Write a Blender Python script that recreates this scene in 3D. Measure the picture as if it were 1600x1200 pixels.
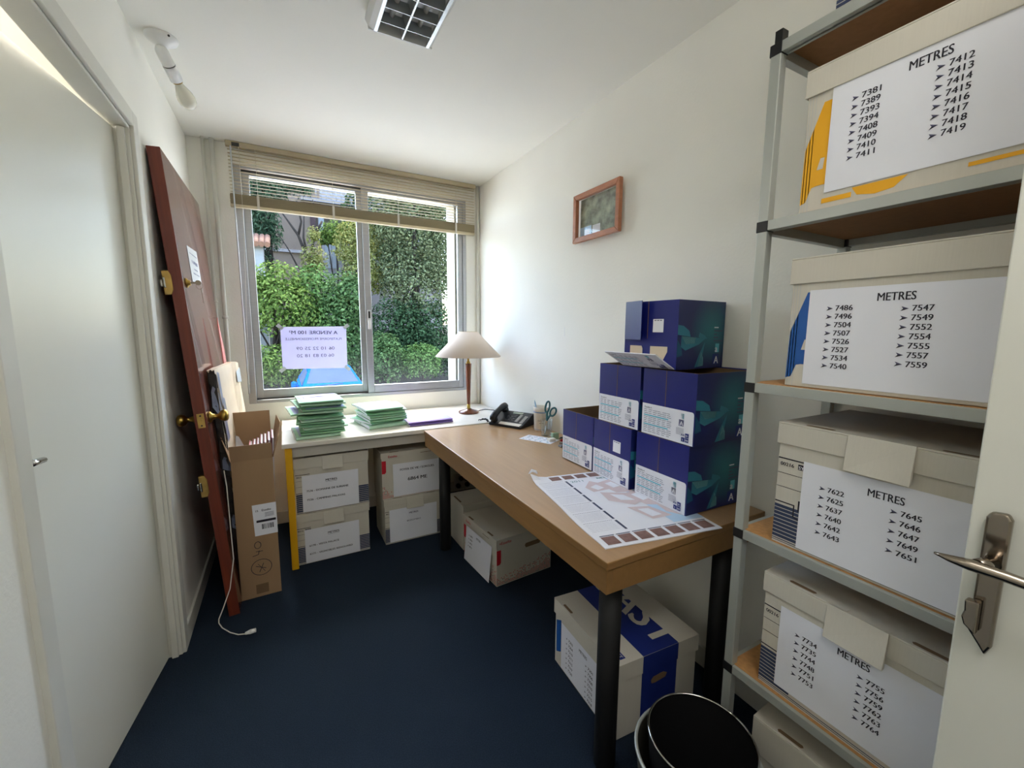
import bpy, math, random
from mathutils import Vector, Matrix
for _o in list(bpy.data.objects): bpy.data.objects.remove(_o, do_unlink=True)
SC = bpy.context.scene
COL = SC.collection
PI = math.pi
R = math.radians
rnd = random.Random(7)

# ------------------------------------------------------------------ camera
CAMZ = 1.364
FPX = 660.0
def _axes(yaw, pitch, roll):
    cy, sy, cp, sp, cr, sr = math.cos(yaw), math.sin(yaw), math.cos(pitch), math.sin(pitch), math.cos(roll), math.sin(roll)
    fwd = Vector((sy*cp, cy*cp, -sp)); right = Vector((cy, -sy, 0)); up = right.cross(fwd)
    return right*cr+up*sr, up*cr-right*sr, fwd
_r, _u, _f = _axes(R(28.34), R(7.35), R(.35))
cd = bpy.data.cameras.new('camera'); cam = bpy.data.objects.new('camera', cd); COL.objects.link(cam)
cam.matrix_world = Matrix(((_r.x, _u.x, -_f.x, 0), (_r.y, _u.y, -_f.y, 0), (_r.z, _u.z, -_f.z, CAMZ), (0, 0, 0, 1)))
cd.sensor_width = 36; cd.lens = FPX/1600*36; cd.clip_start = .02; cd.clip_end = 300
SC.camera = cam

# ------------------------------------------------------------------ world, sun, large lights, exposure
SKY_STRENGTH, SUN_STRENGTH = 1.5, 4.0
w = bpy.data.worlds.new('world'); SC.world = w; w.use_nodes = True
wn = w.node_tree.nodes; wl = w.node_tree.links
bg = wn['Background']
sky = wn.new('ShaderNodeTexSky'); sky.sky_type = 'NISHITA'; sky.sun_disc = False
sky.sun_elevation = R(62); sky.sun_rotation = R(27); sky.air_density = 1.0; sky.dust_density = 2.5; sky.ozone_density = 1.0
wl.new(sky.outputs[0], bg.inputs[0]); bg.inputs[1].default_value = SKY_STRENGTH
sl = bpy.data.lights.new('sun', 'SUN'); so = bpy.data.objects.new('sun', sl); COL.objects.link(so)
sl.energy = SUN_STRENGTH; sl.angle = R(.6); sl.color = (1, .95, .86)
so.rotation_euler = Vector((-.5, -1, -2.45)).to_track_quat('-Z', 'Y').to_euler(); so.location = (6, 12, 20)
def area(name, loc, direction, sx, sy, energy, color):
    l = bpy.data.lights.new(name, 'AREA'); l.shape = 'RECTANGLE'; l.size = sx; l.size_y = sy; l.energy = energy; l.color = color
    o = bpy.data.objects.new(name, l); COL.objects.link(o); o.location = loc
    o.rotation_euler = Vector(direction).to_track_quat('-Z', 'Y').to_euler(); return o
area('fill_light_behind', (.45, -.35, 2.46), (0, 0, -1), 1.2, .4, 11.5, (1, .98, .96))  # added fill light above and behind the camera, no fitting there
area('side_room_light', (-1.5, 1.6, 2.3), (0, 0, -1), 1.0, 1.2, 90, (1, .93, .92))
SC.view_settings.view_transform = 'Standard'; SC.view_settings.look = 'None'
SC.view_settings.exposure = 0.58; SC.view_settings.gamma = 1; SC.view_settings.use_curve_mapping = False
SC.cycles.use_denoising = True
SC.cycles.max_bounces = 12; SC.cycles.diffuse_bounces = 8; SC.cycles.transparent_max_bounces = 16
SC.cycles.sample_clamp_indirect = 6; SC.cycles.caustics_reflective = False; SC.cycles.caustics_refractive = False

# ------------------------------------------------------------------ materials
def lin(c):
    return tuple((x/255/12.92 if x/255 <= .04045 else ((x/255+.055)/1.055)**2.4) for x in c)
def mat(name, rgb, rough=.6, metal=0, var=.06, scale=8.0, bump=0.0, bscale=60.0, spec=.5, coat=0.0, stretch=None, dim=1.0, trans=0.0):
    m = bpy.data.materials.new(name); m.use_nodes = True
    n = m.node_tree.nodes; l = m.node_tree.links; p = n['Principled BSDF']
    p.inputs['Roughness'].default_value = rough; p.inputs['Metallic'].default_value = metal
    p.inputs['Specular IOR Level'].default_value = spec; p.inputs['Coat Weight'].default_value = coat
    c = [x*dim for x in lin(rgb)]
    tc = n.new('ShaderNodeTexCoord'); src = tc.outputs['Object']
    if stretch:
        mp = n.new('ShaderNodeMapping'); mp.inputs['Scale'].default_value = stretch; l.new(src, mp.inputs[0]); src = mp.outputs[0]
    nz = n.new('ShaderNodeTexNoise'); nz.inputs['Scale'].default_value = scale; nz.inputs['Detail'].default_value = 4
    l.new(src, nz.inputs['Vector'])
    rp = n.new('ShaderNodeValToRGB'); e = rp.color_ramp.elements
    e[0].position = .3; e[1].position = .7
    e[0].color = (*[x*(1-var) for x in c], 1); e[1].color = (*[min(1, x*(1+var)) for x in c], 1)
    l.new(nz.outputs[0], rp.inputs[0]); l.new(rp.outputs[0], p.inputs['Base Color'])
    if bump:
        n2 = n.new('ShaderNodeTexNoise'); n2.inputs['Scale'].default_value = bscale; n2.inputs['Detail'].default_value = 3; l.new(src, n2.inputs['Vector'])
        b = n.new('ShaderNodeBump'); b.inputs['Strength'].default_value = bump; b.inputs['Distance'].default_value = .004
        l.new(n2.outputs[0], b.inputs['Height']); l.new(b.outputs[0], p.inputs['Normal'])
    if trans:
        t = n.new('ShaderNodeBsdfTranslucent'); l.new(rp.outputs[0], t.inputs[0])
        mx = n.new('ShaderNodeMixShader'); mx.inputs[0].default_value = trans
        l.new(p.outputs[0], mx.inputs[1]); l.new(t.outputs[0], mx.inputs[2]); l.new(mx.outputs[0], n['Material Output'].inputs[0])
    return m
OUT = .36   # colour factor darkening planting, houses and car to suit the indoor exposure
def thin_glass(name, tint=(1, 1, 1), refl=1.0, haze=0.0):
    m = bpy.data.materials.new(name); m.use_nodes = True
    n = m.node_tree.nodes; l = m.node_tree.links; n.remove(n['Principled BSDF'])
    t = n.new('ShaderNodeBsdfTransparent'); t.inputs[0].default_value = (*tint, 1)
    g = n.new('ShaderNodeBsdfGlossy'); g.inputs['Roughness'].default_value = .02
    lw = n.new('ShaderNodeLayerWeight'); lw.inputs[0].default_value = .5
    p5 = n.new('ShaderNodeMath'); p5.operation = 'POWER'; p5.inputs[1].default_value = 5; l.new(lw.outputs['Facing'], p5.inputs[0])
    ma = n.new('ShaderNodeMath'); ma.operation = 'MULTIPLY_ADD'; ma.inputs[1].default_value = .9*refl; ma.inputs[2].default_value = .04*refl; l.new(p5.outputs[0], ma.inputs[0])
    mx = n.new('ShaderNodeMixShader'); l.new(ma.outputs[0], mx.inputs[0]); l.new(t.outputs[0], mx.inputs[1]); l.new(g.outputs[0], mx.inputs[2])
    out = mx
    if haze:
        d = n.new('ShaderNodeBsdfTranslucent'); d.inputs[0].default_value = (.85, .87, .9, 1)
        nz = n.new('ShaderNodeTexNoise'); nz.inputs['Scale'].default_value = 5; nz.inputs['Detail'].default_value = 6
        tc = n.new('ShaderNodeTexCoord'); l.new(tc.outputs['Object'], nz.inputs['Vector'])
        sx = n.new('ShaderNodeSeparateXYZ'); l.new(tc.outputs['Object'], sx.inputs[0])
        mr = n.new('ShaderNodeMapRange'); mr.inputs[1].default_value = .93; mr.inputs[2].default_value = 1.2; mr.inputs[3].default_value = haze; mr.inputs[4].default_value = 0
        l.new(sx.outputs[2], mr.inputs[0])
        mu = n.new('ShaderNodeMath'); mu.operation = 'MULTIPLY'; l.new(mr.outputs[0], mu.inputs[0]); l.new(nz.outputs[0], mu.inputs[1])
        m2 = n.new('ShaderNodeMixShader'); l.new(mu.outputs[0], m2.inputs[0]); l.new(mx.outputs[0], m2.inputs[1]); l.new(d.outputs[0], m2.inputs[2]); out = m2
    l.new(out.outputs[0], n['Material Output'].inputs[0]); return m
def leaf_mat(name, c1, c2, trans=.35):
    m = bpy.data.materials.new(name); m.use_nodes = True
    n = m.node_tree.nodes; l = m.node_tree.links; p = n['Principled BSDF']
    g = n.new('ShaderNodeNewGeometry'); rp = n.new('ShaderNodeValToRGB'); e = rp.color_ramp.elements
    e[0].color = (*[x*OUT*.6 for x in lin(c1)], 1); e[1].color = (*[min(1, x*OUT*1.5) for x in lin([v*.88+24 for v in c2])], 1)
    l.new(g.outputs['Random Per Island'], rp.inputs[0]); l.new(rp.outputs[0], p.inputs['Base Color']); p.inputs['Roughness'].default_value = .6; p.inputs['Specular IOR Level'].default_value = .04
    t = n.new('ShaderNodeBsdfTranslucent'); l.new(rp.outputs[0], t.inputs[0])
    mx = n.new('ShaderNodeMixShader'); mx.inputs[0].default_value = trans
    l.new(p.outputs[0], mx.inputs[1]); l.new(t.outputs[0], mx.inputs[2]); l.new(mx.outputs[0], n['Material Output'].inputs[0]); return m
def ramp_glow_mat(name, c_dark, c_glow, centre, radius):
    # printed picture on the cartons: a soft round teal blot on navy
    m = mat(name, c_dark, .35, var=.03)
    n = m.node_tree.nodes; l = m.node_tree.links; p = n['Principled BSDF']
    tc = n.new('ShaderNodeTexCoord'); mp = n.new('ShaderNodeMapping'); mp.inputs['Location'].default_value = [-c/radius for c in centre]
    mp.inputs['Scale'].default_value = (1/radius,)*3; l.new(tc.outputs['Object'], mp.inputs[0])
    gr = n.new('ShaderNodeTexGradient'); gr.gradient_type = 'SPHERICAL'; l.new(mp.outputs[0], gr.inputs[0])
    rp = n.new('ShaderNodeValToRGB'); rp.color_ramp.elements[0].color = (*lin(c_dark), 1); rp.color_ramp.elements[1].color = (*lin(c_glow), 1)
    l.new(gr.outputs[0], rp.inputs[0]); l.new(rp.outputs[0], p.inputs['Base Color']); return m

M = dict(
 wall=mat('wall_paint', (240, 239, 231), .75, var=.015, scale=3, bump=.15, bscale=90),
 ceil=mat('ceiling_paint', (234, 233, 225), .8, var=.015, scale=2, bump=.1, bscale=60),
 gloss=mat('gloss_door_paint', (222, 222, 212), .3, var=.02, scale=2, bump=.05, bscale=25, spec=.12),
 trim=mat('trim_paint', (214, 213, 204), .45, var=.03),
 carpet=mat("carpet", (33, 44, 58), .95, var=.28, scale=260, bump=.8, bscale=420, spec=.1),
 alu=mat('aluminium', (178, 180, 182), .42, .75, var=.04, stretch=(1, 1, 20)),
 track=mat('dark_track', (70, 68, 66), .5, .3),
 blind=mat('blind_cream', (216, 206, 178), .5, var=.03, trans=.35),
 blindrail=mat('blind_rail', (188, 176, 148), .5),
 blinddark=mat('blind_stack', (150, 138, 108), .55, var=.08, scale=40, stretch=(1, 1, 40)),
 cord=mat('cord_white', (220, 216, 205), .7),
 wand=mat('clear_wand', (215, 220, 225), .15, var=.02),
 white=mat('white_plastic', (232, 232, 230), .35, var=.02),
 black=mat('black_plastic', (18, 18, 20), .4, var=.1),
 blackm=mat('black_metal', (9, 9, 10), .6, 0, var=.1),
 bulb=mat('opal_bulb', (232, 230, 215), .25, var=.02),
 fixture=mat('fixture_white', (215, 217, 215), .4, var=.02),
 reflect=mat('louvre_silver', (168, 174, 176), .3, .6, var=.03),
 redwood=mat('mahogany_face', (104, 54, 42), .24, var=.12, scale=3, stretch=(14, 14, .7), coat=.5),
 redwoode=mat('mahogany_edge', (104, 40, 20), .5, var=.25, scale=4, stretch=(20, 20, .8)),
 brass=mat('brass', (178, 148, 74), .28, 1, var=.06),
 brassd=mat('old_brass', (170, 140, 80), .35, .9, var=.15, scale=30),
 chrome=mat('chrome', (196, 194, 188), .12, 1, var=.03),
 chromed=mat('brown_chrome', (150, 140, 128), .14, 1, var=.05),
 steel=mat('key_steel', (120, 112, 100), .35, .9),
 card=mat('brown_card', (158, 128, 96), .8, var=.07, scale=6, bump=.1, bscale=30, stretch=(1, 1, .3)),
 cardp=mat('pale_card', (214, 198, 172), .8, var=.06, bump=.2, bscale=18),
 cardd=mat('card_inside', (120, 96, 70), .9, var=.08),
 tape=mat('blue_grey_tape', (120, 128, 150), .3, var=.25, scale=20),
 tapew=mat('clear_tape', (206, 216, 222), .2, var=.05),
 darkscrap=mat('dark_scrap', (40, 34, 30), .7, var=.5, scale=30),
 rose=mat('pink_film', (226, 150, 140), .5, trans=.3),
 yellow=mat('yellow_enamel', (232, 176, 28), .4, var=.04),
 tablew=mat('white_laminate', (232, 228, 216), .35, var=.02),
 tableg=mat('grey_apron', (190, 186, 176), .5, var=.03),
 desk=mat('beech_laminate', (172, 138, 100), .32, var=.05, scale=5, stretch=(14, .8, 8), coat=.15),
 desk_shaded=mat('beech_shaded', (138, 102, 58), .45, var=.08, scale=5, stretch=(10, 1, 10)),  # same beech, darkened in the colour to stand in for shade on the sides
 green=mat('green_folder', (150, 200, 164), .6, var=.05, scale=12),
 greenp=mat('green_folder_pale', (178, 214, 190), .6, var=.05, scale=12),
 purple=mat('purple_folder', (150, 124, 196), .55, var=.05),
 lilac=mat('lilac_sheet', (178, 180, 226), .6, var=.02),
 paper=mat('white_paper', (232, 234, 242), .7, var=.015),
 papert=mat('backlit_paper', (214, 214, 236), .7, var=.02, trans=.3),
 ink=mat('ink', (34, 32, 46), .7, var=.05),
 inkg=mat('faint_ink', (84, 84, 112), .7, var=.05),
 walnut=mat('walnut', (112, 60, 34), .25, var=.2, scale=6, stretch=(8, 8, 1), coat=.4),
 shade=mat('lamp_shade_cloth', (226, 214, 200), .8, var=.015, trans=.25),
 boxw=mat('white_board', (205, 200, 187), .7, var=.02, bump=.12, bscale=40, stretch=(40, 40, 1)),
 boxg=mat('grey_board', (196, 196, 192), .7, var=.02),
 navy=mat('navy_print', (50, 62, 92), .6),
 fastblue=mat('blue_print', (20, 84, 160), .5, var=.04),
 fastnavy=mat('deep_blue_print', (26, 44, 120), .5, var=.04),
 fastyel=mat('yellow_print', (236, 172, 20), .5, var=.05),
 redp=mat('red_print', (196, 30, 48), .5),
 blueb=mat('royal_blue_board', (20, 30, 112), .32, var=.05, scale=20, stretch=(30, 30, 1), bump=.1, bscale=20),
 teal1=mat('teal_print', (46, 124, 146), .4), teal2=mat('teal_pale_print', (110, 172, 182), .4), teal3=mat('teal_dark_print', (24, 84, 116), .4),
 cyan=mat('cyan_print', (96, 190, 208), .5),
 pink=mat('pink_print', (214, 198, 200), .7), brown=mat('brown_print', (128, 98, 92), .7, var=.2, scale=60), tealtxt=mat('green_text', (40, 120, 120), .6),
 skyprint=mat('pale_blue_print', (186, 214, 238), .6),
 shelfm=mat('galvanised_steel', (176, 180, 174), .42, .35, var=.03),
 chip=mat('chipboard', (184, 136, 84), .7, var=.14, scale=90),
 hard=mat('hardboard_under', (150, 108, 68), .8, var=.08, scale=60),
 framew=mat('frame_wood', (176, 116, 84), .4, var=.12, scale=5, stretch=(4, 4, 12)),
 photo_refl=mat('photo_reflection', (150, 158, 140), .5, var=.7, scale=22),  # print lightened to greenish grey, standing in for a reflection on the glass
 glass=thin_glass('window_glass', (.96, .98, .97), .05, haze=.02), pglass=thin_glass('picture_glass'), clear=thin_glass('clear_plastic', (.93, .95, .95)),
 scis=mat('teal_plastic', (24, 96, 104), .35), redpl=mat('red_plastic', (176, 24, 36), .3), creamp=mat('cream_plastic', (226, 220, 208), .4),
 cupblue=mat('cup_band_blue', (90, 140, 190), .4), penblue=mat('pale_blue_plastic', (150, 190, 220), .3),
 grey=mat('grey_plastic', (120, 124, 128), .4), lcd=mat('phone_display', (150, 165, 150), .2), key=mat('phone_key', (70, 72, 78), .4),
 mesh=mat('bin_mesh', (120, 117, 106), .4, .5, var=.2, scale=200), binin=mat('bin_black', (6, 6, 7), .8, spec=.1, var=.1),
 # outdoors
 extw=mat('exterior_render', (186, 180, 164), .85, var=.03), asph=mat('pale_paving', (206, 202, 194), .9, var=.1, scale=40), soil=mat('soil', (58, 60, 40), .95, var=.25, scale=4, dim=OUT),
 house=mat('house_render', (196, 168, 146), .9, var=.05, scale=2, dim=OUT), housew=mat('pale_house_render', (224, 212, 210), .9, var=.04, scale=2, dim=OUT), shutter=mat('shutter', (108, 62, 60), .6, dim=OUT), shutterw=mat('white_shutter', (220, 222, 224), .6, dim=OUT),
 tiles=mat('clay_tile', (196, 142, 112), .85, var=.2, scale=10, dim=OUT), bark=mat('bark', (72, 58, 46), .95, var=.3, scale=12, stretch=(1, 1, .3), dim=OUT), rail=mat('balcony_rail', (226, 226, 228), .5, dim=OUT),
 carp=mat('car_blue', (10, 120, 226), .6, 0, var=.02, spec=0, dim=OUT), carg=mat('car_glass', (104, 122, 152), .5, var=.08, scale=3, spec=0, dim=OUT), tyre=mat('tyre', (22, 22, 22), .8), carw=mat('car_lamp', (220, 224, 230), .15, dim=OUT),
 extw2=mat('shed_render', (226, 224, 220), .9, dim=OUT), lf_mid2=leaf_mat('leaf_fresh', (52, 108, 34), (146, 190, 100)),
 lf_lime=leaf_mat('leaf_lime', (66, 112, 26), (164, 196, 92)), lf_mid=leaf_mat('leaf_mid', (44, 92, 36), (138, 178, 104)), lf_dark=leaf_mat('leaf_dark', (28, 62, 34), (96, 134, 84)),
 lf_olive=leaf_mat('leaf_olive', (58, 82, 38), (178, 190, 134)), lf_yel=leaf_mat('leaf_yellow', (130, 148, 50), (212, 212, 124)), lf_con=leaf_mat('leaf_conifer', (34, 74, 50), (116, 150, 112)),
)
M['carton_side'] = ramp_glow_mat('carton_side_print', (22, 32, 92), (30, 122, 132), (.248, .19, .135), .125)

# ------------------------------------------------------------------ mesh builder
_glyph = {}
def glyphs(body, bold):
    k = (body, bold)
    if k in _glyph: return _glyph[k]
    c = bpy.data.curves.new('t', 'FONT'); c.body = body; c.size = 1;  c.resolution_u = 3
    o = bpy.data.objects.new('t', c); COL.objects.link(o)
    dg = bpy.context.evaluated_depsgraph_get(); dg.update()
    me = bpy.data.meshes.new_from_object(o.evaluated_get(dg))
    vs = [(v.co.x, v.co.y) for v in me.vertices]; fs = [tuple(p.vertices) for p in me.polygons]
    bpy.data.objects.remove(o); bpy.data.curves.remove(c); bpy.data.meshes.remove(me)
    x0 = min((v[0] for v in vs), default=0); x1 = max((v[0] for v in vs), default=1)
    _glyph[k] = (vs, fs, x0, x1); return _glyph[k]
class MB:
    def __init__(s): s.v = []; s.f = []; s.m = []; s.s = []
    def add(s, vs, fs, mi=0, smooth=False):
        b = len(s.v); s.v += [tuple(v) for v in vs]
        for f in fs: s.f.append(tuple(b+i for i in f)); s.m.append(mi); s.s.append(smooth)
        return s
    def box(s, x0, y0, z0, x1, y1, z1, mi=0, T=None):
        vs = [Vector((x, y, z)) for z in (z0, z1) for y in (y0, y1) for x in (x0, x1)]
        if T: vs = [T @ v for v in vs]
        return s.add(vs, [(0, 2, 3, 1), (4, 5, 7, 6), (0, 1, 5, 4), (2, 6, 7, 3), (0, 4, 6, 2), (1, 3, 7, 5)], mi)
    def hexa(s, lo, hi, mi=0):   # four lower and four upper points, anticlockwise
        return s.add(list(lo)+list(hi), [(3, 2, 1, 0), (4, 5, 6, 7)]+[(i, (i+1) % 4, 4+(i+1) % 4, 4+i) for i in range(4)], mi)
    def ring(s, c, ax, r, n):
        ax = Vector(ax).normalized(); a = ax.orthogonal().normalized(); b = ax.cross(a)
        return [Vector(c)+a*(r*math.cos(2*PI*i/n))+b*(r*math.sin(2*PI*i/n)) for i in range(n)]
    def tube(s, p0, p1, r0, r1=None, n=14, mi=0, smooth=True):
        r1 = r0 if r1 is None else r1; ax = Vector(p1)-Vector(p0)
        vs = s.ring(p0, ax, r0, n)+s.ring(p1, ax, r1, n)
        s.add(vs, [(i, (i+1) % n, n+(i+1) % n, n+i) for i in range(n)], mi, smooth)
        b = len(s.v)-2*n
        s.f += [tuple(b+i for i in reversed(range(n))), tuple(b+n+i for i in range(n))]; s.m += [mi, mi]; s.s += [False, False]; return s
    def path(s, pts, r, n=8, mi=0):
        pts = [Vector(p) for p in pts]; rings = []
        a = None
        for i, p in enumerate(pts):
            d = (pts[min(i+1, len(pts)-1)]-pts[max(i-1, 0)]).normalized()
            a = d.orthogonal().normalized() if a is None else (a-d*a.dot(d)).normalized()
            b = d.cross(a); rr = r[i] if isinstance(r, (list, tuple)) else r
            rings.append([p+a*(rr*math.cos(2*PI*k/n))+b*(rr*math.sin(2*PI*k/n)) for k in range(n)])
        vs = [v for g in rings for v in g]; fs = []
        for j in range(len(pts)-1): fs += [(j*n+i, j*n+(i+1) % n, (j+1)*n+(i+1) % n, (j+1)*n+i) for i in range(n)]
        fs += [tuple(reversed(range(n))), tuple((len(pts)-1)*n+i for i in range(n))]
        return s.add(vs, fs, mi, True)
    def lathe(s, prof, c=(0, 0, 0), ax=(0, 0, 1), n=32, mi=0, smooth=True):
        ax = Vector(ax).normalized(); vs = []
        for r, z in prof: vs += s.ring(Vector(c)+ax*z, ax, max(r, 1e-4), n)
        fs = []
        for j in range(len(prof)-1): fs += [(j*n+i, j*n+(i+1) % n, (j+1)*n+(i+1) % n, (j+1)*n+i) for i in range(n)]
        return s.add(vs, fs, mi, smooth)
    def prism(s, poly, O, U, V, depth, mi=0, mi2=None):
        O, U, V = Vector(O), Vector(U), Vector(V); N = U.cross(V).normalized(); n = len(poly)
        vs = [O+U*a+V*b for a, b in poly]+[O+U*a+V*b+N*depth for a, b in poly]
        s.add(vs, [tuple(reversed(range(n))), tuple(n+i for i in range(n))], mi)
        b = len(s.v)-2*n
        for i in range(n): s.f.append((b+i, b+(i+1) % n, b+n+(i+1) % n, b+n+i)); s.m.append(mi if mi2 is None else mi2); s.s.append(False)
        return s
    def build(s, name, mats, parent=None, bevel=0, seg=2, loc=None):
        me = bpy.data.meshes.new(name); me.from_pydata(s.v, [], s.f)
        for m in (mats if isinstance(mats, (list, tuple)) else [mats]): me.materials.append(m)
        me.polygons.foreach_set('material_index', s.m); me.polygons.foreach_set('use_smooth', s.s); me.update()
        o = bpy.data.objects.new(name, me); COL.objects.link(o)
        if parent: o.parent = parent
        if loc: o.location = loc
        if bevel:
            b = o.modifiers.new('b', 'BEVEL'); b.width = bevel; b.segments = seg; b.limit_method = 'ANGLE'; b.angle_limit = R(40)
        return o
class Plane:
    """a flat printed face: O is its top left corner, U runs right, V runs up; v is counted downward"""
    def __init__(s, mb, O, U, V, off=.0006): s.mb = mb; s.U = Vector(U).normalized(); s.V = Vector(V).normalized(); s.N = s.U.cross(s.V); s.O = Vector(O); s.off = off
    def at(s, u, v, k=1): return s.O+s.U*u-s.V*v+s.N*(s.off*k)
    def rect(s, u, v, w, h, mi, k=1): s.poly([(u, v), (u, v+h), (u+w, v+h), (u+w, v)], mi, k)
    def poly(s, pts, mi, k=1): s.mb.add([s.at(a, b, k) for a, b in pts], [tuple(range(len(pts)))], mi)
    def line(s, a, b, t, mi, k=1):
        d = Vector((b[0]-a[0], b[1]-a[1])).normalized(); q = Vector((-d.y, d.x))*(t/2)
        s.poly([(a[0]+q.x, a[1]+q.y), (b[0]+q.x, b[1]+q.y), (b[0]-q.x, b[1]-q.y), (a[0]-q.x, a[1]-q.y)], mi, k)
    def text(s, body, u, v, h, mi, align='l', bold=False, k=2, mirror=False, wd=None):
        vs, fs, x0, x1 = glyphs(body, bold); sc = h/.73; sx = sc
        if wd: sx = wd/(x1-x0)
        sh = {'l': x0, 'c': (x0+x1)/2, 'r': x1}[align]
        g = -1 if mirror else 1
        for e, dk_ in (((-.022, 0), (0, .12), (.022, .24)) if bold else ((0, 0),)):
            s.mb.add([s.at(u+g*(x+e-sh)*sx, v-y*sc, k+dk_) for x, y in vs], fs, mi)
    def arrow(s, u, v, h, mi, mi2):
        s.poly([(u, v), (u+h*1.15, v-h*.42), (u+h*.35, v-h*.42)], mi)
        s.poly([(u+h*.1, v-h*.85), (u+h*.35, v-h*.42), (u+h*1.15, v-h*.42)], mi2)

def tag(o, label=None, cat=None, group=None, kind=None):
    if label: o['label'] = label
    if cat: o['category'] = cat
    if group: o['group'] = group
    if kind: o['kind'] = kind
    return o
def thing(name, label, cat, loc=(0, 0, 0), rotz=0, group=None, kind=None):
    o = bpy.data.objects.new(name, None); COL.objects.link(o); o.location = loc; o.rotation_euler = (0, 0, rotz); o.empty_display_size = .05
    return tag(o, label, cat, group, kind)
def struct(name, mb, m, parent=None, bevel=0):
    o = mb.build(name, m, parent, bevel); o['kind'] = 'structure'; return o
def bx(*a, **k): return MB().box(*a, **k)

# ------------------------------------------------------------------ room shell
XL, XR, YW, YB, ZC = -.445, 1.445, 3.26, -.66, 2.49
struct('floor', MB().box(-2.6, -3.2, -.12, 1.6, 3.52, 0), M['carpet'])
struct('ceiling', MB().box(-2.6, -3.2, ZC, 1.6, 3.52, ZC+.15), M['ceil'])
struct('wall_right', MB().box(XR, -3.2, 0, XR+.155, 3.52, ZC), M['wall'])
# left wall with the opening of the side door
DY0, DY1, DH = 1.12, 2.085, 2.083
mb = MB().box(XL-.07, -.66, 0, XL, DY0, ZC).box(XL-.07, DY1, 0, XL, 3.52, ZC).box(XL-.07, DY0, DH, XL, DY1, ZC)
struct('wall_left', mb, M['wall'])
# window wall, an inner skin and the thicker outer skin
ix0, ix1, iz0, iz1 = -.222, 1.332, .862, 2.375
ox0, ox1, oz0, oz1 = -.15, 1.262, .90, 2.373
mb = MB()
for (a0, a1, b0, b1, y0, y1, lo, hi) in ((ix0, ix1, iz0, iz1, YW, 3.335, XL, XR), (ox0, ox1, oz0, oz1, 3.335, 3.52, -2.6, 1.6)):
    mb.box(lo, y0, 0 if lo == XL else -1.3, a0, y1, ZC).box(a1, y0, 0 if lo == XL else -1.3, hi, y1, ZC).box(a0, y0, 0 if lo == XL else -1.3, a1, y1, b0).box(a0, y0, b1, a1, y1, ZC)
mb.m = [0]*24+[1]*24
struct('wall_back', mb, [M['wall'], M['extw']])
# the wall behind the photographer with the open doorway
mb = MB().box(XL-.12, YB-.1, 0, -.12, YB, ZC).box(.88, YB-.1, 0, XR, YB, ZC).box(-.12, YB-.1, 2.05, .88, YB, ZC)
struct('wall_front', mb, M['wall'])
# corridor behind and the room beyond the side door
mb = MB().box(-1.0, -3.2, 0, -.95, YB-.1, ZC).box(-1, -3.25, 0, 1.6, -3.2, ZC)
struct('wall_corridor', mb, M['wall'])
mb = MB().box(-2.6, -.7, 0, -2.5, 3.52, ZC).box(-2.6, -.76, 0, XL-.12, -.66, ZC)
struct('wall_side_room', mb, M['wall'])

# side door: stepped frame and leaf standing ajar into the next room
mb = MB()
for (y0, y1) in ((DY0-.055, DY0), (DY1, DY1+.06)): mb.box(XL-.01, y0, 0, XL+.012, y1, DH+.055)
mb.box(XL-.01, DY0, DH, XL+.012, DY1, DH+.055)
for (y0, y1, x1) in ((DY0, DY0+.012, XL), (DY1-.008, DY1, XL)): mb.box(XL-.072, y0, 0, x1, y1, DH)
mb.box(XL-.072, DY0, DH-.010, XL, DY1, DH)
for (y0, y1) in ((DY0+.012, DY0+.03), (DY1-.02, DY1-.008)): mb.box(XL-.035, y0, 0, XL-.012, y1, DH-.012)
struct('trim_1', mb, M['trim'], bevel=.003)
d1 = thing('door_1', 'white gloss side door standing ajar in the left wall', 'door', (-.489, 2.075, 0), R(-90-7.4), kind='structure')
mb = MB().box(0, -.04, .006, .90, 0, 2.066); mb.build('door_leaf', M['gloss'], d1, .003)
mb = MB().tube((.735, .001, 1.05), (.735, .008, 1.05), .026).tube((.735, .008, 1.05), (.735, .05, 1.05), .009).path([(.735, .05, 1.05), (.715, .054, 1.05), (.672, .052, 1.046)], [.009, .009, .007])
mb.build('door_handle', M['chrome'], d1)
# the entrance door, open beside the photographer on the right
d2 = thing('door_2', 'white gloss entrance door standing open beside the shelving', 'door', (.83, .19, 0), R(-90), kind='structure')
MB().box(0, 0, .008, .82, .04, 2.03).build('door_leaf', M['gloss'], d2, .002)
h = thing('door_handle', None, None, (0, 0, 0)); h.parent = d2
mb = MB()
prof = [(.0165, 1.118), (.0205, 1.126), (.036, 1.128), (.0405, 1.120), (.0395, .94), (.034, .925), (.0265, .937), (.016, .952)]
mb.prism([(x, z) for x, z in prof], (0, -.011, 0), (1, 0, 0), (0, 0, 1), -.011)
mb.build('back_plate', M['chromed'], h, .003)
MB().prism([(.012, 1.0), (.026, 1.002), (.026, .955), (.014, .965), (.011, .975), (.013, .985)], (0, -.012, 0), (1, 0, 0), (0, 0, 1), .014).build('bolt_turn', M['chromed'], h, .002)
mb = MB().tube((.028, -.011, 1.056), (.026, -.062, 1.066), .010, .0085, 16)
mb.path([(-.010, -.078, 1.071), (.004, -.077, 1.070), (.022, -.070, 1.068), (.05, -.064, 1.066), (.09, -.058, 1.062), (.14, -.05, 1.058)], [.0015, .0045, .0075, .007, .0065, .005], 12)
mb.build('lever', M['chromed'], h)

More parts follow.
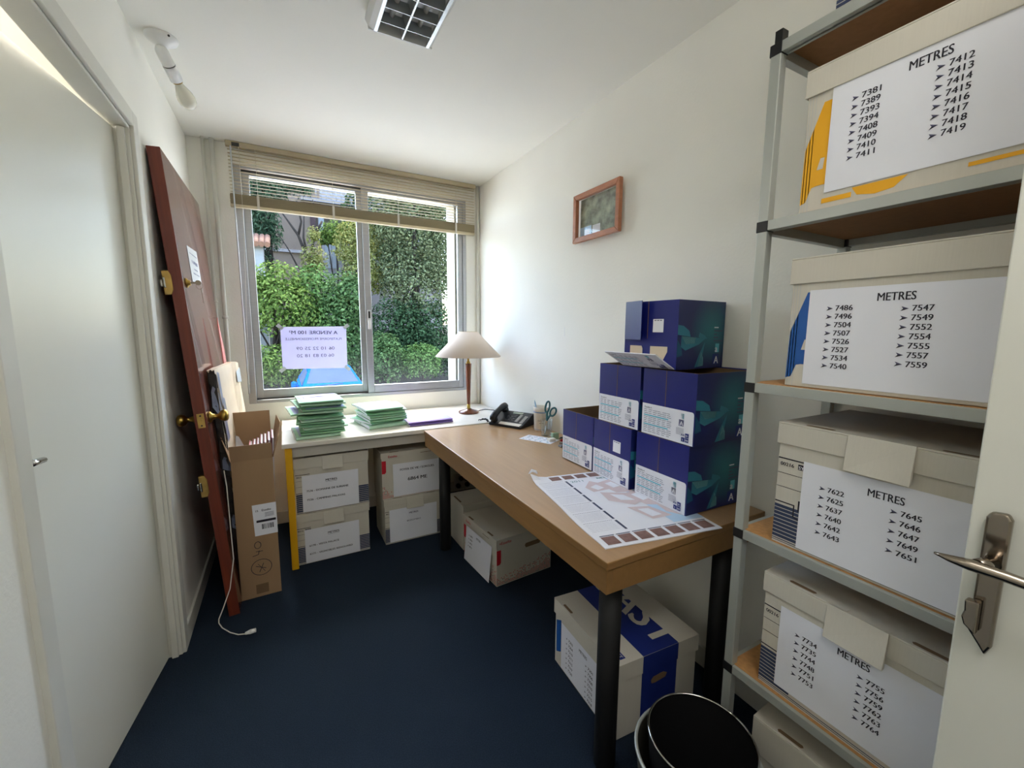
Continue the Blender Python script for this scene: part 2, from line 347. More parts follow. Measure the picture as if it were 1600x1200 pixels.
# skirting boards
struct('baseboard_left', MB().box(XL, DY1+.06, 0, XL+.012, YW, .085), M['trim'], bevel=.003)
struct('baseboard_right', MB().box(XR-.012, -.6, 0, XR, YW, .085), M['trim'], bevel=.003)
struct('baseboard_back', MB().box(XL+.012, YW-.012, 0, XR-.012, YW, .085), M['trim'], bevel=.003)
# heating pipes in the left corner and the boxed corner on the right
struct('trim_2', MB().tube((-.36, 3.235, 0), (-.36, 3.235, ZC), .009).tube((-.36, 3.235, 1.52), (-.36, 3.235, 1.53), .013), M['trim'])
struct('trim_3', MB().tube((-.315, 3.232, 0), (-.315, 3.232, ZC), .013).tube((-.315, 3.232, 1.42), (-.315, 3.232, 1.44), .017), M['trim'])
struct('trim_4', MB().tube((1.428, 3.243, .74), (1.428, 3.243, ZC), .014), M['trim'])

# window: fixed frame, two sliding sashes, latch
w1 = thing('window_1', 'aluminium sliding window with two panes', 'window', (0, 0, 0), kind='structure')
def frame_mb(x0, x1, z0, z1, t, y0, y1, tb=None, tl=None, tr=None):
    tb = tb or t; tl = tl or t; tr = tr or t
    return MB().box(x0, y0, z0, x0+tl, y1, z1).box(x1-tr, y0, z0, x1, y1, z1).box(x0+tl, y0, z0, x1-tr, y1, z0+tb).box(x0+tl, y0, z1-t, x1-tr, y1, z1)
frame_mb(ix0, ix1, iz0, iz1, .02, 3.262, 3.333, .022, .044, .028).build('window_frame', M['alu'], w1, .002)
mb = MB().box(-.178, 3.285, iz0+.022, 1.304, 3.30, iz0+.03).box(-.178, 3.285, 2.345, 1.304, 3.33, 2.357); mb.build('track', M['track'], w1)  # lower track; the upper dark strip stands in for the shadow above the sashes
s1 = frame_mb(-.178, .552, .888, 2.35, .022, 3.302, 3.328, .06, .042, .045).build('sash', M['alu'], w1, .002)
bx(-.137, 3.313, .947, .508, 3.317, 2.329).build('pane', M['glass'], s1)
s2 = frame_mb(.541, 1.304, .884, 2.35, .022, 3.272, 3.300, .06, .046, .04).build('sash', M['alu'], w1, .002)
bx(.586, 3.284, .943, 1.265, 3.288, 2.329).build('pane', M['glass'], s2)
mb = MB().box(.553, 3.262, 1.36, .577, 3.272, 1.50).box(.555, 3.254, 1.365, .575, 3.264, 1.43); mb.build('latch', M['white'], w1, .003)
bx(.559, 3.2605, 1.44, .572, 3.263, 1.49).build('latch_slot', M['black'], w1)

# ------------------------------------------------------------------ sign, blind, lamps
sg = thing('sale_sign', 'white for-sale notice taped to the left window pane, lettering seen reversed', 'sign', (0, 3.3005, 0))
mb = MB().add([(-.015, .004, 1.371), (.407, .004, 1.379), (.404, .004, 1.077), (-.014, .004, 1.083)], [(0, 1, 2, 3)])
mb.add([(-.015, .0046, 1.371), (.407, .0046, 1.379), (.404, .0046, 1.077), (-.014, .0046, 1.083)], [(3, 2, 1, 0)])
pl = Plane(mb, (-.015, .004, 1.375), (1, 0, 0), (0, 0, 1), .0005)
for t, u, v, hh, b, wd in (('A VENDRE 100 M²', .207, .052, .026, True, .31), ('PLATEFORME PROFESSIONNELLE', .207, .093, .017, False, .36), ('06 10 22 25 09', .215, .162, .023, False, .245), ('06 03 83 18 20', .212, .213, .023, False, .24)):
    pl.text(t, u, v, hh, 1, 'c', b, 1, True, wd)
mb.build('sheet', [M['papert'], M['inkg']], sg)
for x, z, a in ((-.016, 1.372, 40), (.407, 1.378, -40), (-.014, 1.08, -40), (.405, 1.076, 40)):
    T = Matrix.Translation((x, .0032, z)) @ Matrix.Rotation(R(a), 4, 'Y')
    MB().box(-.022, 0, -.012, .022, .0006, .012, T=T).build('tape_strip', M['tapew'], sg)

vb = thing('venetian_blind', 'cream venetian blind half raised over the window', 'blind', (0, 3.222, 0))
bx(-.245, -.016, 2.458, 1.394, .016, 2.488).build('headrail', M['blindrail'], vb, .002)
mb = MB()
for i in range(13):
    z = 2.441-i*.0205; T = Matrix.Translation((0, 0, z)) @ Matrix.Rotation(R(7), 4, 'X')
    mb.box(-.236, -.0125, -.0004, 1.386, .0125, .0004, T=T)
mb.build('slats', M['blind'], vb)
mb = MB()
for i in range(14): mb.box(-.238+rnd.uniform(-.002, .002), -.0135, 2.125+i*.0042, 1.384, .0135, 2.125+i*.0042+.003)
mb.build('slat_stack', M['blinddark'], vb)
bx(-.24, -.014, 2.104, 1.386, .014, 2.123).build('bottom_rail', M['blind'], vb, .003)
for x in (-.091, .348, .785, 1.228):
    MB().tube((x, -.0165, 2.105), (x, -.0165, 2.46), .0011, n=6).build('ladder_cord', M['cord'], vb)
    bx(x-.007, -.0175, 2.103, x+.007, -.0145, 2.185).build('cord_loop', M['cord'], vb)
bx(-.212, -.02, 2.459, -.172, -.016, 2.48).build('bracket', M['track'], vb)
MB().tube((-.218, -.022, 2.455), (-.214, -.03, .94), .0042, n=8).build('tilt_wand', M['wand'], vb)
MB().path([(-.176, -.019, 2.46), (-.178, -.02, 2.0), (-.20, -.022, 1.4), (-.21, -.012, 1.0)], .0012, 6).build('pull_cord', M['cord'], vb)

cl = thing('bulb_lampholder', 'bare white bulb in a swivel lampholder on the ceiling by the left wall', 'lamp', (-.355, 2.25, ZC))
MB().lathe([(0, -.034), (.02, -.033), (.03, -.025), (.05, -.012), (.054, -.004), (.054, 0)]).build('ceiling_rose', M['white'], cl)
MB().tube((.03, -.045, -.010), (.0315, -.047, -.011), .004, n=8).build('screw', M['black'], cl)
a0 = Vector((-.004, .006, -.047)); ad = Vector((.055, .165, -.115)).normalized()
mb = MB().lathe([(0, -0.0198), (0.0138, -0.0165), (0.0207, -0.0066), (0.022425, 0.0066), (0.022425, 0.0484)], a0, ad).tube((0, 0, -.03), a0, .010); mb.build('swivel_joint', M['white'], cl)
MB().lathe([(0.020125, 0.0484), (0.020125, 0.0517), (0.020125, 0.0517)], a0, ad).build('joint_gap', M['track'], cl)
MB().lathe([(0.023575, 0.0517), (0.023575, 0.1078), (0.01955, 0.1089)], a0, ad).build('lamp_holder', M['white'], cl)
MB().lathe([(0.018975, 0.1078), (0.018975, 0.1144)], a0, ad).build('holder_ring', M['brassd'], cl)
MB().lathe([(0.015525, 0.11), (0.0161, 0.1265), (0.023, 0.143), (0.031625, 0.165), (0.03427, 0.1826), (0.031625, 0.2013), (0.02185, 0.2167), (0.0092, 0.2233), (0, 0.2244)], a0, ad).build('bulb', M['bulb'], cl)

fl = thing('louvre_light', 'ceiling light with silver louvre grid, switched off', 'ceiling light', (.352, .53, 2.44))
mb = MB()
W, L, H = .205, 1.2, .05
mb.prism([(-.026, .05), (-.03, .03), (-.018, .008), (-.001, 0), (.004, 0), (.004, .05)], (0, L, 0), (1, 0, 0), (0, 0, 1), L, 0)
mb.prism([(W+.02, .05), (W+.022, .03), (W+.012, .008), (W+.001, 0), (W-.004, 0), (W-.004, .05)][::-1], (0, L, 0), (1, 0, 0), (0, 0, 1), L, 0)
mb.box(-.02, -.008, 0, W+.012, .002, H).box(-.02, L-.002, 0, W+.012, L+.004, H).box(0, 0, H-.004, W, L, H)
mb.build('housing', M['fixture'], fl)
mb = MB()
for x in (.0, W-.012): mb.box(x, 0, -.001, x+.012, L-.003, .012)
mb.box(W/2-.003, 0, 0, W/2+.003, L-.004, .022).prism([(W/2-.012, .044), (W/2, 0), (W/2+.012, .044)], (0, L-.004, 0), (1, 0, 0), (0, 0, 1), L-.004)
for k in range(15): mb.box(.006, L-.062-k*.076, .0, W-.006, L-.060-k*.076, .036)
mb.build('louvre', M['reflect'], fl)
for x in (.052, W-.052): MB().tube((x, .01, .032), (x, L-.01, .032), .0085, n=12).build('fluorescent_tube', M['white'], fl)

pf = thing('picture_frame', 'small brown wooden frame with a photograph under a painted greenish reflection on the right wall', 'picture', (XR, 1.745, 1.945), R(-90))
mb = MB()
pw, ph = .178, .122
for sx in (-1, 1): mb.prism([(-ph, 0), (ph, 0), (ph-.026, .026), (-ph+.026, .026)] if sx < 0 else [(-ph, 0), (-ph+.026, -.026), (ph-.026, -.026), (ph, 0)], (sx*pw, -.022, 0), (0, 0, 1), (1, 0, 0), -.022)
for sz in (-1, 1): mb.prism([(-pw, 0), (pw, 0), (pw-.026, .026), (-pw+.026, .026)] if sz < 0 else [(-pw, 0), (-pw+.026, -.026), (pw-.026, -.026), (pw, 0)], (0, -.022, sz*ph), (1, 0, 0), (0, 0, 1), .022)
mb.build('moulding', M['framew'], pf, .003)
mb = MB().box(-pw+.024, -.010, -ph+.024, pw-.024, -.004, ph-.024); pl = Plane(mb, (-pw+.026, -.010, ph-.026), (1, 0, 0), (0, 0, 1), .0005)
iw, ih = 2*pw-.052, 2*ph-.052
pl.rect(0, ih*.72, iw*.3, ih*.28, 1); pl.rect(iw*.33, ih*.74, iw*.2, ih*.22, 2); pl.rect(iw*.12, ih*.8, iw*.14, ih*.16, 2, 2)
mb.build('photograph', [M['photo_refl'], M['skyprint'], M['paper']], pf)
bx(-pw+.024, -.0135, -ph+.024, pw-.024, -.0125, ph-.024).build('glass', M['pglass'], pf)
tag(bx(XR-.0012, 2.035, 1.325, XR+.001, 2.041, 1.38).build('wall_scratch', M['white']), 'small white scratch on the right wall above the cup', 'mark')

# ------------------------------------------------------------------ the loose mahogany door leaning on the left wall
LEAN = -.067
rd = thing('loose_door', 'unhung reddish-brown wooden door leaning against the left wall', 'door', (-.255, 2.262, .004), 0, kind='thing')
rd.rotation_euler = (0, LEAN, 0)
DW, DHH, DT = .90, 2.085, .045
mb = MB().box(-DT, 0, 0, 0, DW, DHH)
mb.m = [1, 1, 1, 1, 1, 0]
mb.build('door_panel', [M['redwood'], M['redwoode']], rd, .002)
def side_lock(z):
    mb = MB().prism([(-.012, -.05), (.012, -.05), (.02, -.03), (.02, .03), (.012, .05), (-.012, .05)], (-.056, -.002, z), (1, 0, 0), (0, 0, 1), -.026, 0)
    mb.box(-.079, .004, z-.016, -.07, .03, z+.014, 1).box(-.066, -.006, z-.022, -.058, 0, z+.022, 1)
    mb.build('rim_lock', [M['brassd'], M['chrome']], rd, .003)
side_lock(1.552); side_lock(.655)
mb = MB().prism([(-.034, -.032), (-.008, -.032), (-.008, .032), (-.034, .032)], (0, -.0005, .955), (1, 0, 0), (0, 0, 1), .003, 0)
mb.tube((-.021, -.004, .977), (-.021, -.0037, .977), .004, n=8, mi=1).tube((-.021, -.004, .933), (-.021, -.0037, .933), .004, n=8, mi=1).box(-.027, -.006, .944, -.015, -.002, .964, 0)
mb.build('latch_plate', [M['brassd'], M['darkscrap']], rd)
for sx in (1, -1):
    x0 = 0 if sx > 0 else -DT
    MB().lathe([(0, 0), (.026, 0), (.027, .006), (.014, .014), (.010, .026), (.011, .036), (.022, .044), (.028, .058), (.026, .068), (.017, .074), (0, .074)], (x0, .07, .955), (sx, 0, 0), n=24).build('door_knob', M['brass'], rd)
MB().lathe([(0, 0), (.021, 0), (.021, .005), (.012, .010), (.012, .016), (0, .016)], (0, .065, 1.556), (1, 0, 0), n=20).build('lock_cylinder', M['brass'], rd)
k = thing('key_bunch', None, None); k.parent = rd; k.location = (.016, .065, 1.556)
mb = MB().box(0, -.002, -.004, .02, .002, .004).tube((.027, -.0015, 0), (.027, .0015, 0), .011, n=16); mb.build('key', M['steel'], k)
MB().path([(.03+.012*math.cos(t), .004*math.sin(t), -.012+.016*math.sin(t)) for t in [i*2*PI/14 for i in range(15)]], .001, 6).build('ring', M['steel'], k)
MB().prism([(.011*math.cos(t), .011*math.sin(t)) for t in [i*2*PI/16 for i in range(16)]], (.034, .002, -.034), (0, 1, 0), (0, 0, 1), .002).prism([(-.003, -.012), (-.003, -.05), (0, -.054), (.004, -.048), (.004, -.012)], (.034, .002, -.034), (0, 1, 0), (0, 0, 1), .002).build('key', M['steel'], k)
mb = MB().add([(.0012, .235, 1.742), (.0012, .50, 1.752), (.0012, .50, 1.59), (.0012, .235, 1.578)], [(0, 3, 2, 1)])
pl = Plane(mb, (.0012, .235, 1.745), (0, 1, 0), (0, 0, 1), .0006)
for v, u0, u1, t in ((.030, .04, .235, .006), (.068, .05, .225, .018), (.100, .09, .20, .007), (.122, .06, .225, .007)):
    n_ = int((u1-u0)/(.016 if t > .01 else .011))
    for i in range(n_):
        if rnd.random() < .85: pl.rect(u0+(u1-u0)*i/n_, v-t/2, (u1-u0)/n_*.75, t*rnd.uniform(.75, 1), 1)
mb.build('paper_notice', [M['boxg'], M['inkg']], rd)

# taped cardboard package leaning in front of it
cp = thing('cardboard_package', 'flat package of creased pale cardboard patched with tape, leaning on the brown door', 'package', (-.222, 2.40, .004), 0)
cp.rotation_euler = (0, -.062, R(-2.5))
mb = MB(); N = 9
ys = [0, .006, .14, .26, .38, .46, .485, .53, .58]
xs = [-.024, -.004, 0, .002, .0, .004, .008, .016, .022]
zt = [1.15, 1.165, 1.168, 1.165, 1.165, 1.165, 1.17, 1.165, 1.155]
lev = 12; vs = []
for j in range(lev+1):
    for i in range(N):
        z = zt[i]*j/lev; vs.append((xs[i]+rnd.uniform(-.003, .003)-(.012 if i == 0 and j % 3 == 1 else 0), ys[i], z))
fs = [(j*N+i, j*N+i+1, (j+1)*N+i+1, (j+1)*N+i) for j in range(lev) for i in range(N-1)]
mb.add(vs, fs, 0)
back = [(v[0]-.03 if i % N else v[0], v[1], v[2]) for i, v in enumerate(vs)]
mb.add(back, [f[::-1] for f in fs], 0)
nv = len(vs)
mb.add([vs[lev*N+i] for i in range(N)]+[back[lev*N+i] for i in range(N)], [(i, i+1, N+i+1, N+i) for i in range(N-1)], 0)
mb.add([vs[j*N+N-1] for j in range(lev+1)]+[back[j*N+N-1] for j in range(lev+1)], [(j, lev+1+j, lev+2+j, j+1) for j in range(lev)], 0)
mb.m = [1 if (q < lev*(N-1)*2 and q % (N-1) == 0) or (q < lev*(N-1) and q % (N-1) == 1 and (q//(N-1)) % 3) and False else v_ for q, v_ in enumerate(mb.m)]
mb.build('board', [M['cardp'], M['darkscrap']], cp)
rr = random.Random(5)
for k_ in range(11):
    z = .06+k_*.1+rr.uniform(-.02, .02); t = rr.uniform(.07, .15); a, b = rr.uniform(.004, .018), rr.uniform(.0, .012)
    MB().add([(.002, .006+a, z), (-.012, -.004, z+.01), (-.026, -.006-b, z+t*.3), (-.024, -.006, z+t*.8), (-.015, -.005, z+t), (.003, .006+b, z+t*.7)], [(0, 1, 2, 3, 4, 5)]).build('torn_edge', M['darkscrap'] if k_ % 3 else M['tape'], cp)
for u, v, ww, hh in ((.01, .01, .06, .17), (.05, .14, .07, .10), (.01, .24, .08, .12), (.04, .46, .1, .1), (.01, .5, .05, .12)):
    mb = MB(); Plane(mb, (.006, 0, 1.165), (0, 1, 0), (0, 0, 1), .001).poly([(u, v), (u+.015, v+hh), (u+ww, v+hh*.9), (u+ww*.8, v+.01)], 0); mb.build('tape_patch', M['tape'], cp)
for z in (1.05, .72): MB().add([(.018, .50, z), (.028, .58, z-.01), (.028, .575, z+.08), (.018, .505, z+.06)], [(0, 1, 2, 3)]).build('tape_patch', M['tapew'], cp)
MB().prism([(0, 0), (.10, 0), (.085, .24), (.02, .42)], (-.03, .44, 1.0), (0, 1, 0), (0, 0, 1), .004).build('pink_film', M['rose'], cp)

# tall open carton of files
tb = thing('tall_carton', 'tall narrow brown cardboard carton with open flaps, marked 40', 'box', (-.256, 2.37, .001), R(2))
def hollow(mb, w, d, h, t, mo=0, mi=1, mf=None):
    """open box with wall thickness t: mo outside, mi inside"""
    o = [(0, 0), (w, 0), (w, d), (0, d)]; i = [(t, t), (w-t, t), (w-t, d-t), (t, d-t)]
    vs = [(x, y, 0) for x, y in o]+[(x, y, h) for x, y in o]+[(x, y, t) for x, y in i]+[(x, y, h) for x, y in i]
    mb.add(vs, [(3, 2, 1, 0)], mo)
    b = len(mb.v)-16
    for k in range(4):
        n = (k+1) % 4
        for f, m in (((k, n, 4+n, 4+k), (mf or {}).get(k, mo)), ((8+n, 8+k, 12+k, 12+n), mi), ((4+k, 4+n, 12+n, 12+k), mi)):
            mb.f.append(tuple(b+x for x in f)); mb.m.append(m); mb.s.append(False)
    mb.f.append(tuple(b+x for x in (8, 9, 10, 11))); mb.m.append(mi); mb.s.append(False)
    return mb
TW, TD, TH = .176, .29, .722
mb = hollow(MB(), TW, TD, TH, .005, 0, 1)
pl = Plane(mb, (0, 0, TH), (1, 0, 0), (0, 0, 1), .0008)
# felt pen writing, upside down 40 and a circled cross
def ringpts(cx, cy, rx, ry, n=18): return [(cx+rx*math.cos(2*PI*i/n), cy+ry*math.sin(2*PI*i/n)) for i in range(n+1)]
def pen(seq, t, mi):
    for a, b in zip(seq, seq[1:]): pl.line(a, b, t, mi)
pen(ringpts(.095, .565, .045, .042), .0028, 2); pen([(.07, .555), (.115, .575)], .003, 2); pen([(.105, .545), (.085, .59)], .003, 2); pen([(.08, .545), (.11, .59)], .002, 2)
pen(ringpts(.085, .445, .014, .018), .0028, 2); pen([(.06, .50), (.085, .495), (.09, .475)], .003, 2); pen([(.075, .478), (.105, .48)], .003, 2)
pl.rect(.065, .655, .055, .05, 1)
mb.build('carton_body', [M['card'], M['cardd'], M['ink']], tb)
mb = MB().add([(.072, -.0008, .488), (.177, -.0008, .488), (.177, -.0008, .325), (.077, -.0008, .325)], [(3, 2, 1, 0)])
mb.add([(.1768, 0, .488), (.1768, .04, .48), (.1768, .04, .34), (.1768, 0, .325)], [(3, 2, 1, 0)])
pl = Plane(mb, (.075, -.0008, .488), (1, 0, 0), (0, 0, 1), .0006)
pl.text('15', .012, .037, .010, 1, bold=True); pl.text('Esselte', .038, .037, .011, 1, bold=True)
for i in range(4): pl.rect(.05, .047+i*.006, .04, .002, 2)
pl.rect(.012, .082, .085, .012, 1)
for i in range(14): pl.rect(.034+i*.0038, .105, rnd.choice((.0012, .0022, .003)), .026, 1)
pl2 = Plane(mb, (.1768, 0, .488), (0, 1, 0), (0, 0, 1), .0006); pl2.rect(.008, .07, .02, .02, 1)
mb.build('shipping_label', [M['paper'], M['ink'], M['inkg']], tb)
def flap(name, pts, m, par, t=.003, mi2=None):
    p = [Vector(q) for q in pts]; n = (p[1]-p[0]).cross(p[-1]-p[0]).normalized()*t; k = len(p)
    mb = MB().add(p+[q+n for q in p], [tuple(reversed(range(k))), tuple(range(k, 2*k))]+[(i, (i+1) % k, k+(i+1) % k, k+i) for i in range(k)], 0)
    return mb.build(name, m, par)
flap('flap', [(0, 0, TH), (TW, 0, TH), (TW-.002, -.012, TH+.078), (-.003, -.014, TH+.078)], M['card'], tb)
flap('flap', [(TW, TD, TH), (0, TD, TH), (-.01, TD+.03, TH+.185), (TW+.0, TD+.03, TH+.185)], M['card'], tb)
flap('flap', [(0, TD, TH), (0, .0, TH), (-.045, .05, TH+.165), (-.03, TD-.01, TH+.175)], M['card'], tb)
flap('flap', [(TW, 0, TH), (TW, TD, TH), (TW+.03, TD+.01, TH+.16), (TW+.045, .12, TH+.15), (TW+.028, .03, TH+.09)], M['card'], tb)
for i in range(7):
    x = .045+i*.0165
    f = thing('file_folder', ('pink file with white sheets at the left end of the tall carton', 'dark red file second from the left in the tall carton', 'dark red file third from the left in the tall carton', 'dark red file in the middle of the tall carton', 'dark red file third from the right in the tall carton', 'dark red file second from the right in the tall carton', 'dark red file at the right end of the tall carton')[i], 'file', (-.256+x*math.cos(R(2)), 2.40+x*.035, .012), R(2), 'files standing in the tall carton')
    hh = .755+.008*i+rnd.uniform(-.006, .006)
    f.rotation_euler = (0, R(2.2), R(2))
    m_ = mat('file_pink', (230, 160, 176), .6) if i == 0 else (mat('file_dark_red', (120, 48, 58), .6) if i == 1 else m_)
    bx(0, 0, 0, .004, .22, hh).build('cover', m_, f); bx(.0042, .008, 0, .011, .215, hh-.004).build('sheets', M['paper'], f)
tag(MB().prism([(0, 0), (.09, .0), (.03, .10), (.01, .11)], (-.243, 2.46, .72), (.5, .866, 0), (0, 0, 1), .003).build('white_divider', M['boxg']), 'pale pointed card sticking up at the left inside the tall carton', 'card')

cb = thing('white_cable', 'thin white cable with a plug lying on the carpet in front of the brown door', 'cable', (0, 0, 0))
MB().path([(-.284, 2.36, .69), (-.276, 2.34, .616), (-.270, 2.30, .44), (-.264, 2.268, .284), (-.285, 2.248, .15), (-.318, 2.246, .06), (-.338, 2.248, .012), (-.336, 2.225, .006), (-.318, 2.18, .006), (-.284, 2.129, .006), (-.25, 2.096, .006), (-.222, 2.083, .008)], .0024, 8).build('lead', M['cord'], cb)
MB().tube((-.222, 2.083, .010), (-.202, 2.081, .013), .006, .010, 10).tube((-.202, 2.081, .013), (-.181, 2.08, .014), .010, .009, 10).build('plug', M['white'], cb)

# ------------------------------------------------------------------ white table with yellow legs
tt = thing('white_table', 'white laminate table with yellow legs under the window', 'table', (-.04, 2.54, 0))
TWX, TDY = 1.478, .705
bx(0, 0, .714, TWX, TDY, .74).build('tabletop', M['tablew'], tt, .003)
mb = MB().box(.045, .03, .652, TWX-.045, .05, .714).box(.045, TDY-.06, .652, TWX-.045, TDY-.04, .714).box(.03, .05, .652, .05, TDY-.05, .714).box(TWX-.05, .05, .652, TWX-.03, TDY-.05, .714)
mb.build('apron', M['tableg'], tt, .001)
for x in (.012, TWX-.048):
    for y in (.018, TDY-.054): bx(x, y, 0, x+.036, y+.036, .714).build('leg', M['yellow'], tt, .004)

# ------------------------------------------------------------------ folders
def folder(label, loc, rotz, w, d, t, group, m, top=None, elastic=False, bow=.004, sheetoff=0):
    f = thing('document_folder', label, 'folder', loc, rotz, group)
    mb = MB(); n = 7
    # cover: spine at the front, a slightly bowed top sheet, closed at the back
    prof = []
    for i in range(n+1):
        a = -PI/2-PI*i/n; prof.append((-d/2+.006+math.cos(a)*min(.010, t*.5+.003), t/2+math.sin(a)*t/2))
    prof = [(d/2, .0)] + prof + [(-d*.2, t+bow), (d*.2, t+bow*.8), (d/2, t*.7)]
    k = len(prof)
    vs = [(-w/2+rnd.uniform(0, .002), y, z) for y, z in prof]+[(w/2, y, z) for y, z in prof]
    mb.add(vs, [(i, k+i, k+(i+1) % k, (i+1) % k) for i in range(k)], 0)
    mb.add([(x*.992, y*.985, z*.8+t*.1) for x, y, z in vs], [tuple(range(k)), tuple(reversed(range(k, 2*k)))], 1)
    # turned-over flap lip along the front
    mb.add([(-w/2, -d/2-.004, t*.98), (w/2-.01, -d/2-.005, t*1.0), (w/2-.012, -d/2+.02, t+bow*.6), (-w/2, -d/2+.02, t+bow*.6)], [(0, 1, 2, 3)], 0)
    mb.build('cover', [m, M['paper']], f)
    if top:
        z = t+bow
        mb = MB().add([(-w/2+.02, -d/2+.012, t+.0012), (w/2-.006, -d/2+.012, t+.0012), (w/2-.006, -d*.2, z+.0012), (w/2-.006, d*.2, z+.001-bow*.2), (w/2-.006, d/2-.012, t*.72+.0016), (-w/2+.02, d/2-.012, t*.72+.0016), (-w/2+.02, d*.2, z+.001-bow*.2), (-w/2+.02, -d*.2, z+.0012)], [(0, 1, 2, 7), (7, 2, 3, 6), (6, 3, 4, 5)], 0)
        for i in range(5): mb.add([(-w/2+.035, -d*.15+i*.022, z+.0022), (-w/2+.039, -d*.15+i*.022, z+.0022), (-w/2+.039, -d*.15+i*.022+.015, z+.0022), (-w/2+.035, -d*.15+i*.022+.015, z+.0022)], [(0, 1, 2, 3)], 1)
        mb.build('cover_sheet', [top, M['inkg']], f)
    if elastic:
        y = d*.02; mb = MB().path([(-w/2-.001, y, t*.5), (-w/2, y, t+bow*.6), (0, y+.004, t+bow+.002), (w/2, y, t+bow*.6), (w/2+.001, y, t*.5)], .0012, 6); mb.build('elastic', M['navy'], f)
    return f
ords = ['topmost', 'second from the top', 'third from the top', 'fourth from the top', 'fifth from the top', 'sixth from the top', 'seventh from the top', 'eighth from the top', 'ninth from the top', 'tenth from the top', 'eleventh from the top', 'twelfth from the top', 'thirteenth from the top', 'bottom one']
def stack(cx, cy, z, ts, offs, which, group, w, d):
    n = len(ts)
    for i in range(n):                       # from the bottom up
        t = ts[i]; dx, dy, a = offs[i]
        nm = ords[n-1-i] if i else 'bottom one'
        top = i == n-1
        folder('%s, %s of the %s green stack on the table' % ('green folder with lilac sheet' if top else 'green folder', nm, which), (cx+dx, cy+dy, z), R(a), w, d, t, group, M['green'] if i % 3 else M['greenp'], M['lilac'] if (top or i % 4 == 2 or abs(dx) > .02) else None, top or i in (0, 3), .002)
        z += t+.0035
    return z
random.seed(3)
ts = [.020, .012, .010, .012, .010, .012, .012, .011, .010, .013, .012, .010, .012, .010]
of = [(-.028, .0, 4), (.006, .0, 1), (.01, .004, -2), (.012, -.004, 5), (.002, .004, 2), (-.004, .002, -3), (.004, -.006, 4), (.0, 0, 1), (-.05, .07, 5), (.008, .0, -2), (.01, .002, 4), (-.018, .035, 6), (.012, .004, 2), (.0, .004, 3)]
stack(.165, 2.752, .7412, ts, of, 'taller', 'green folders in the taller stack', .235, .315)
ts2 = [.024, .009, .015, .010, .009, .012, .008, .011]
of2 = [(.0, .0, 9), (-.018, .02, 20), (.012, .004, 7), (.012, .004, 8), (.006, .0, 9), (.01, .006, 3), (.035, .03, -2), (-.012, .004, 8)]
stack(.532, 2.842, .7412, ts2, of2, 'lower', 'green folders in the lower stack', .24, .31)
for i, (lb, z) in enumerate((('purple folder, lower of the two lying beside the green stacks', .7412), ('purple folder with a lilac sheet, upper of the two lying beside the green stacks', .7572))):
    folder(lb, (.82+.004*i, 2.83, z), R(4-3*i), .30, .36, .010, 'purple folders', M['purple'], M['lilac'] if i else None, False, .003)

# ------------------------------------------------------------------ table lamp
tl = thing('table_lamp', 'table lamp with a cream cone shade and turned wooden stem on the white table', 'lamp', (1.2, 2.91, .7405))
MB().lathe([(0, 0), (.074, 0), (.077, .006), (.074, .013), (.03, .026), (.016, .034), (0, .034)], n=40).build('base', M['walnut'], tl)
MB().lathe([(.0125, .033), (.0125, .066), (0, .066)]).build('lower_collar', M['brass'], tl)
MB().lathe([(.0125, .066), (.014, .12), (.0185, .25), (.0235, .365), (.0235, .372), (0, .372)]).build('stem', M['walnut'], tl)
MB().lathe([(.016, .372), (.014, .384), (.008, .39), (.008, .45), (0, .45)]).build('upper_collar', M['brass'], tl)
MB().lathe([(.240, .424), (.2405, .427), (.068, .605), (.066, .604), (.238, .427), (.240, .424)], n=64).build('lamp_shade', M['shade'], tl)
mb = MB().lathe([(.066, .600), (.068, .603), (.066, .606)], n=32)
for a in (0, 2.1, 4.2): mb.tube((0, 0, .59), (.066*math.cos(a), .066*math.sin(a), .603), .0015, n=6)
mb.tube((0, 0, .45), (0, 0, .59), .004, n=8).build('shade_carrier', M['brass'], tl)
MB().path([(.073, .0, .006), (.11, .03, .004), (.16, .05, .004), (.20, .0, .004), (.225, -.09, .0035), (.226, -.25, .0035)], .0028, 8).build('lamp_cord', M['black'], tl)

# ------------------------------------------------------------------ desk
DX0, DX1, DYN, DYF, DZ = .73, 1.438, .81, 2.49, .745
dk = thing('desk', 'long beech desk with round black legs along the right wall', 'desk', (DX0, DYN, 0))
DL, DD = DYF-DYN, DX1-DX0
mb = MB().box(0, 0, DZ-.024, DD, DL, DZ); mb.m = [1, 0, 1, 1, 1, 1]
mb.build('desktop', [M['desk'], M['desk_shaded']], dk, .003)
t = .02
mb = MB().box(.004, .004, DZ-.096, .004+t, DL-.004, DZ-.024).box(DD-.03, .004, DZ-.096, DD-.03+t, DL-.004, DZ-.024).box(.004+t, .004, DZ-.096, DD-.03, .004+t, DZ-.024).box(.004+t, DL-.004-t, DZ-.096, DD-.03, DL-.004, DZ-.024)
mb.build('apron', M['desk_shaded'], dk, .001)
for x, y in ((.094, .085), (DD-.09, .085), (.094, DL-.10), (DD-.09, DL-.10)):
    MB().lathe([(0, 0), (.030, 0), (.034, .006), (.034, DZ-.03), (0, DZ-.03)], (x, y, 0), n=28).build('leg', M['blackm'], dk)

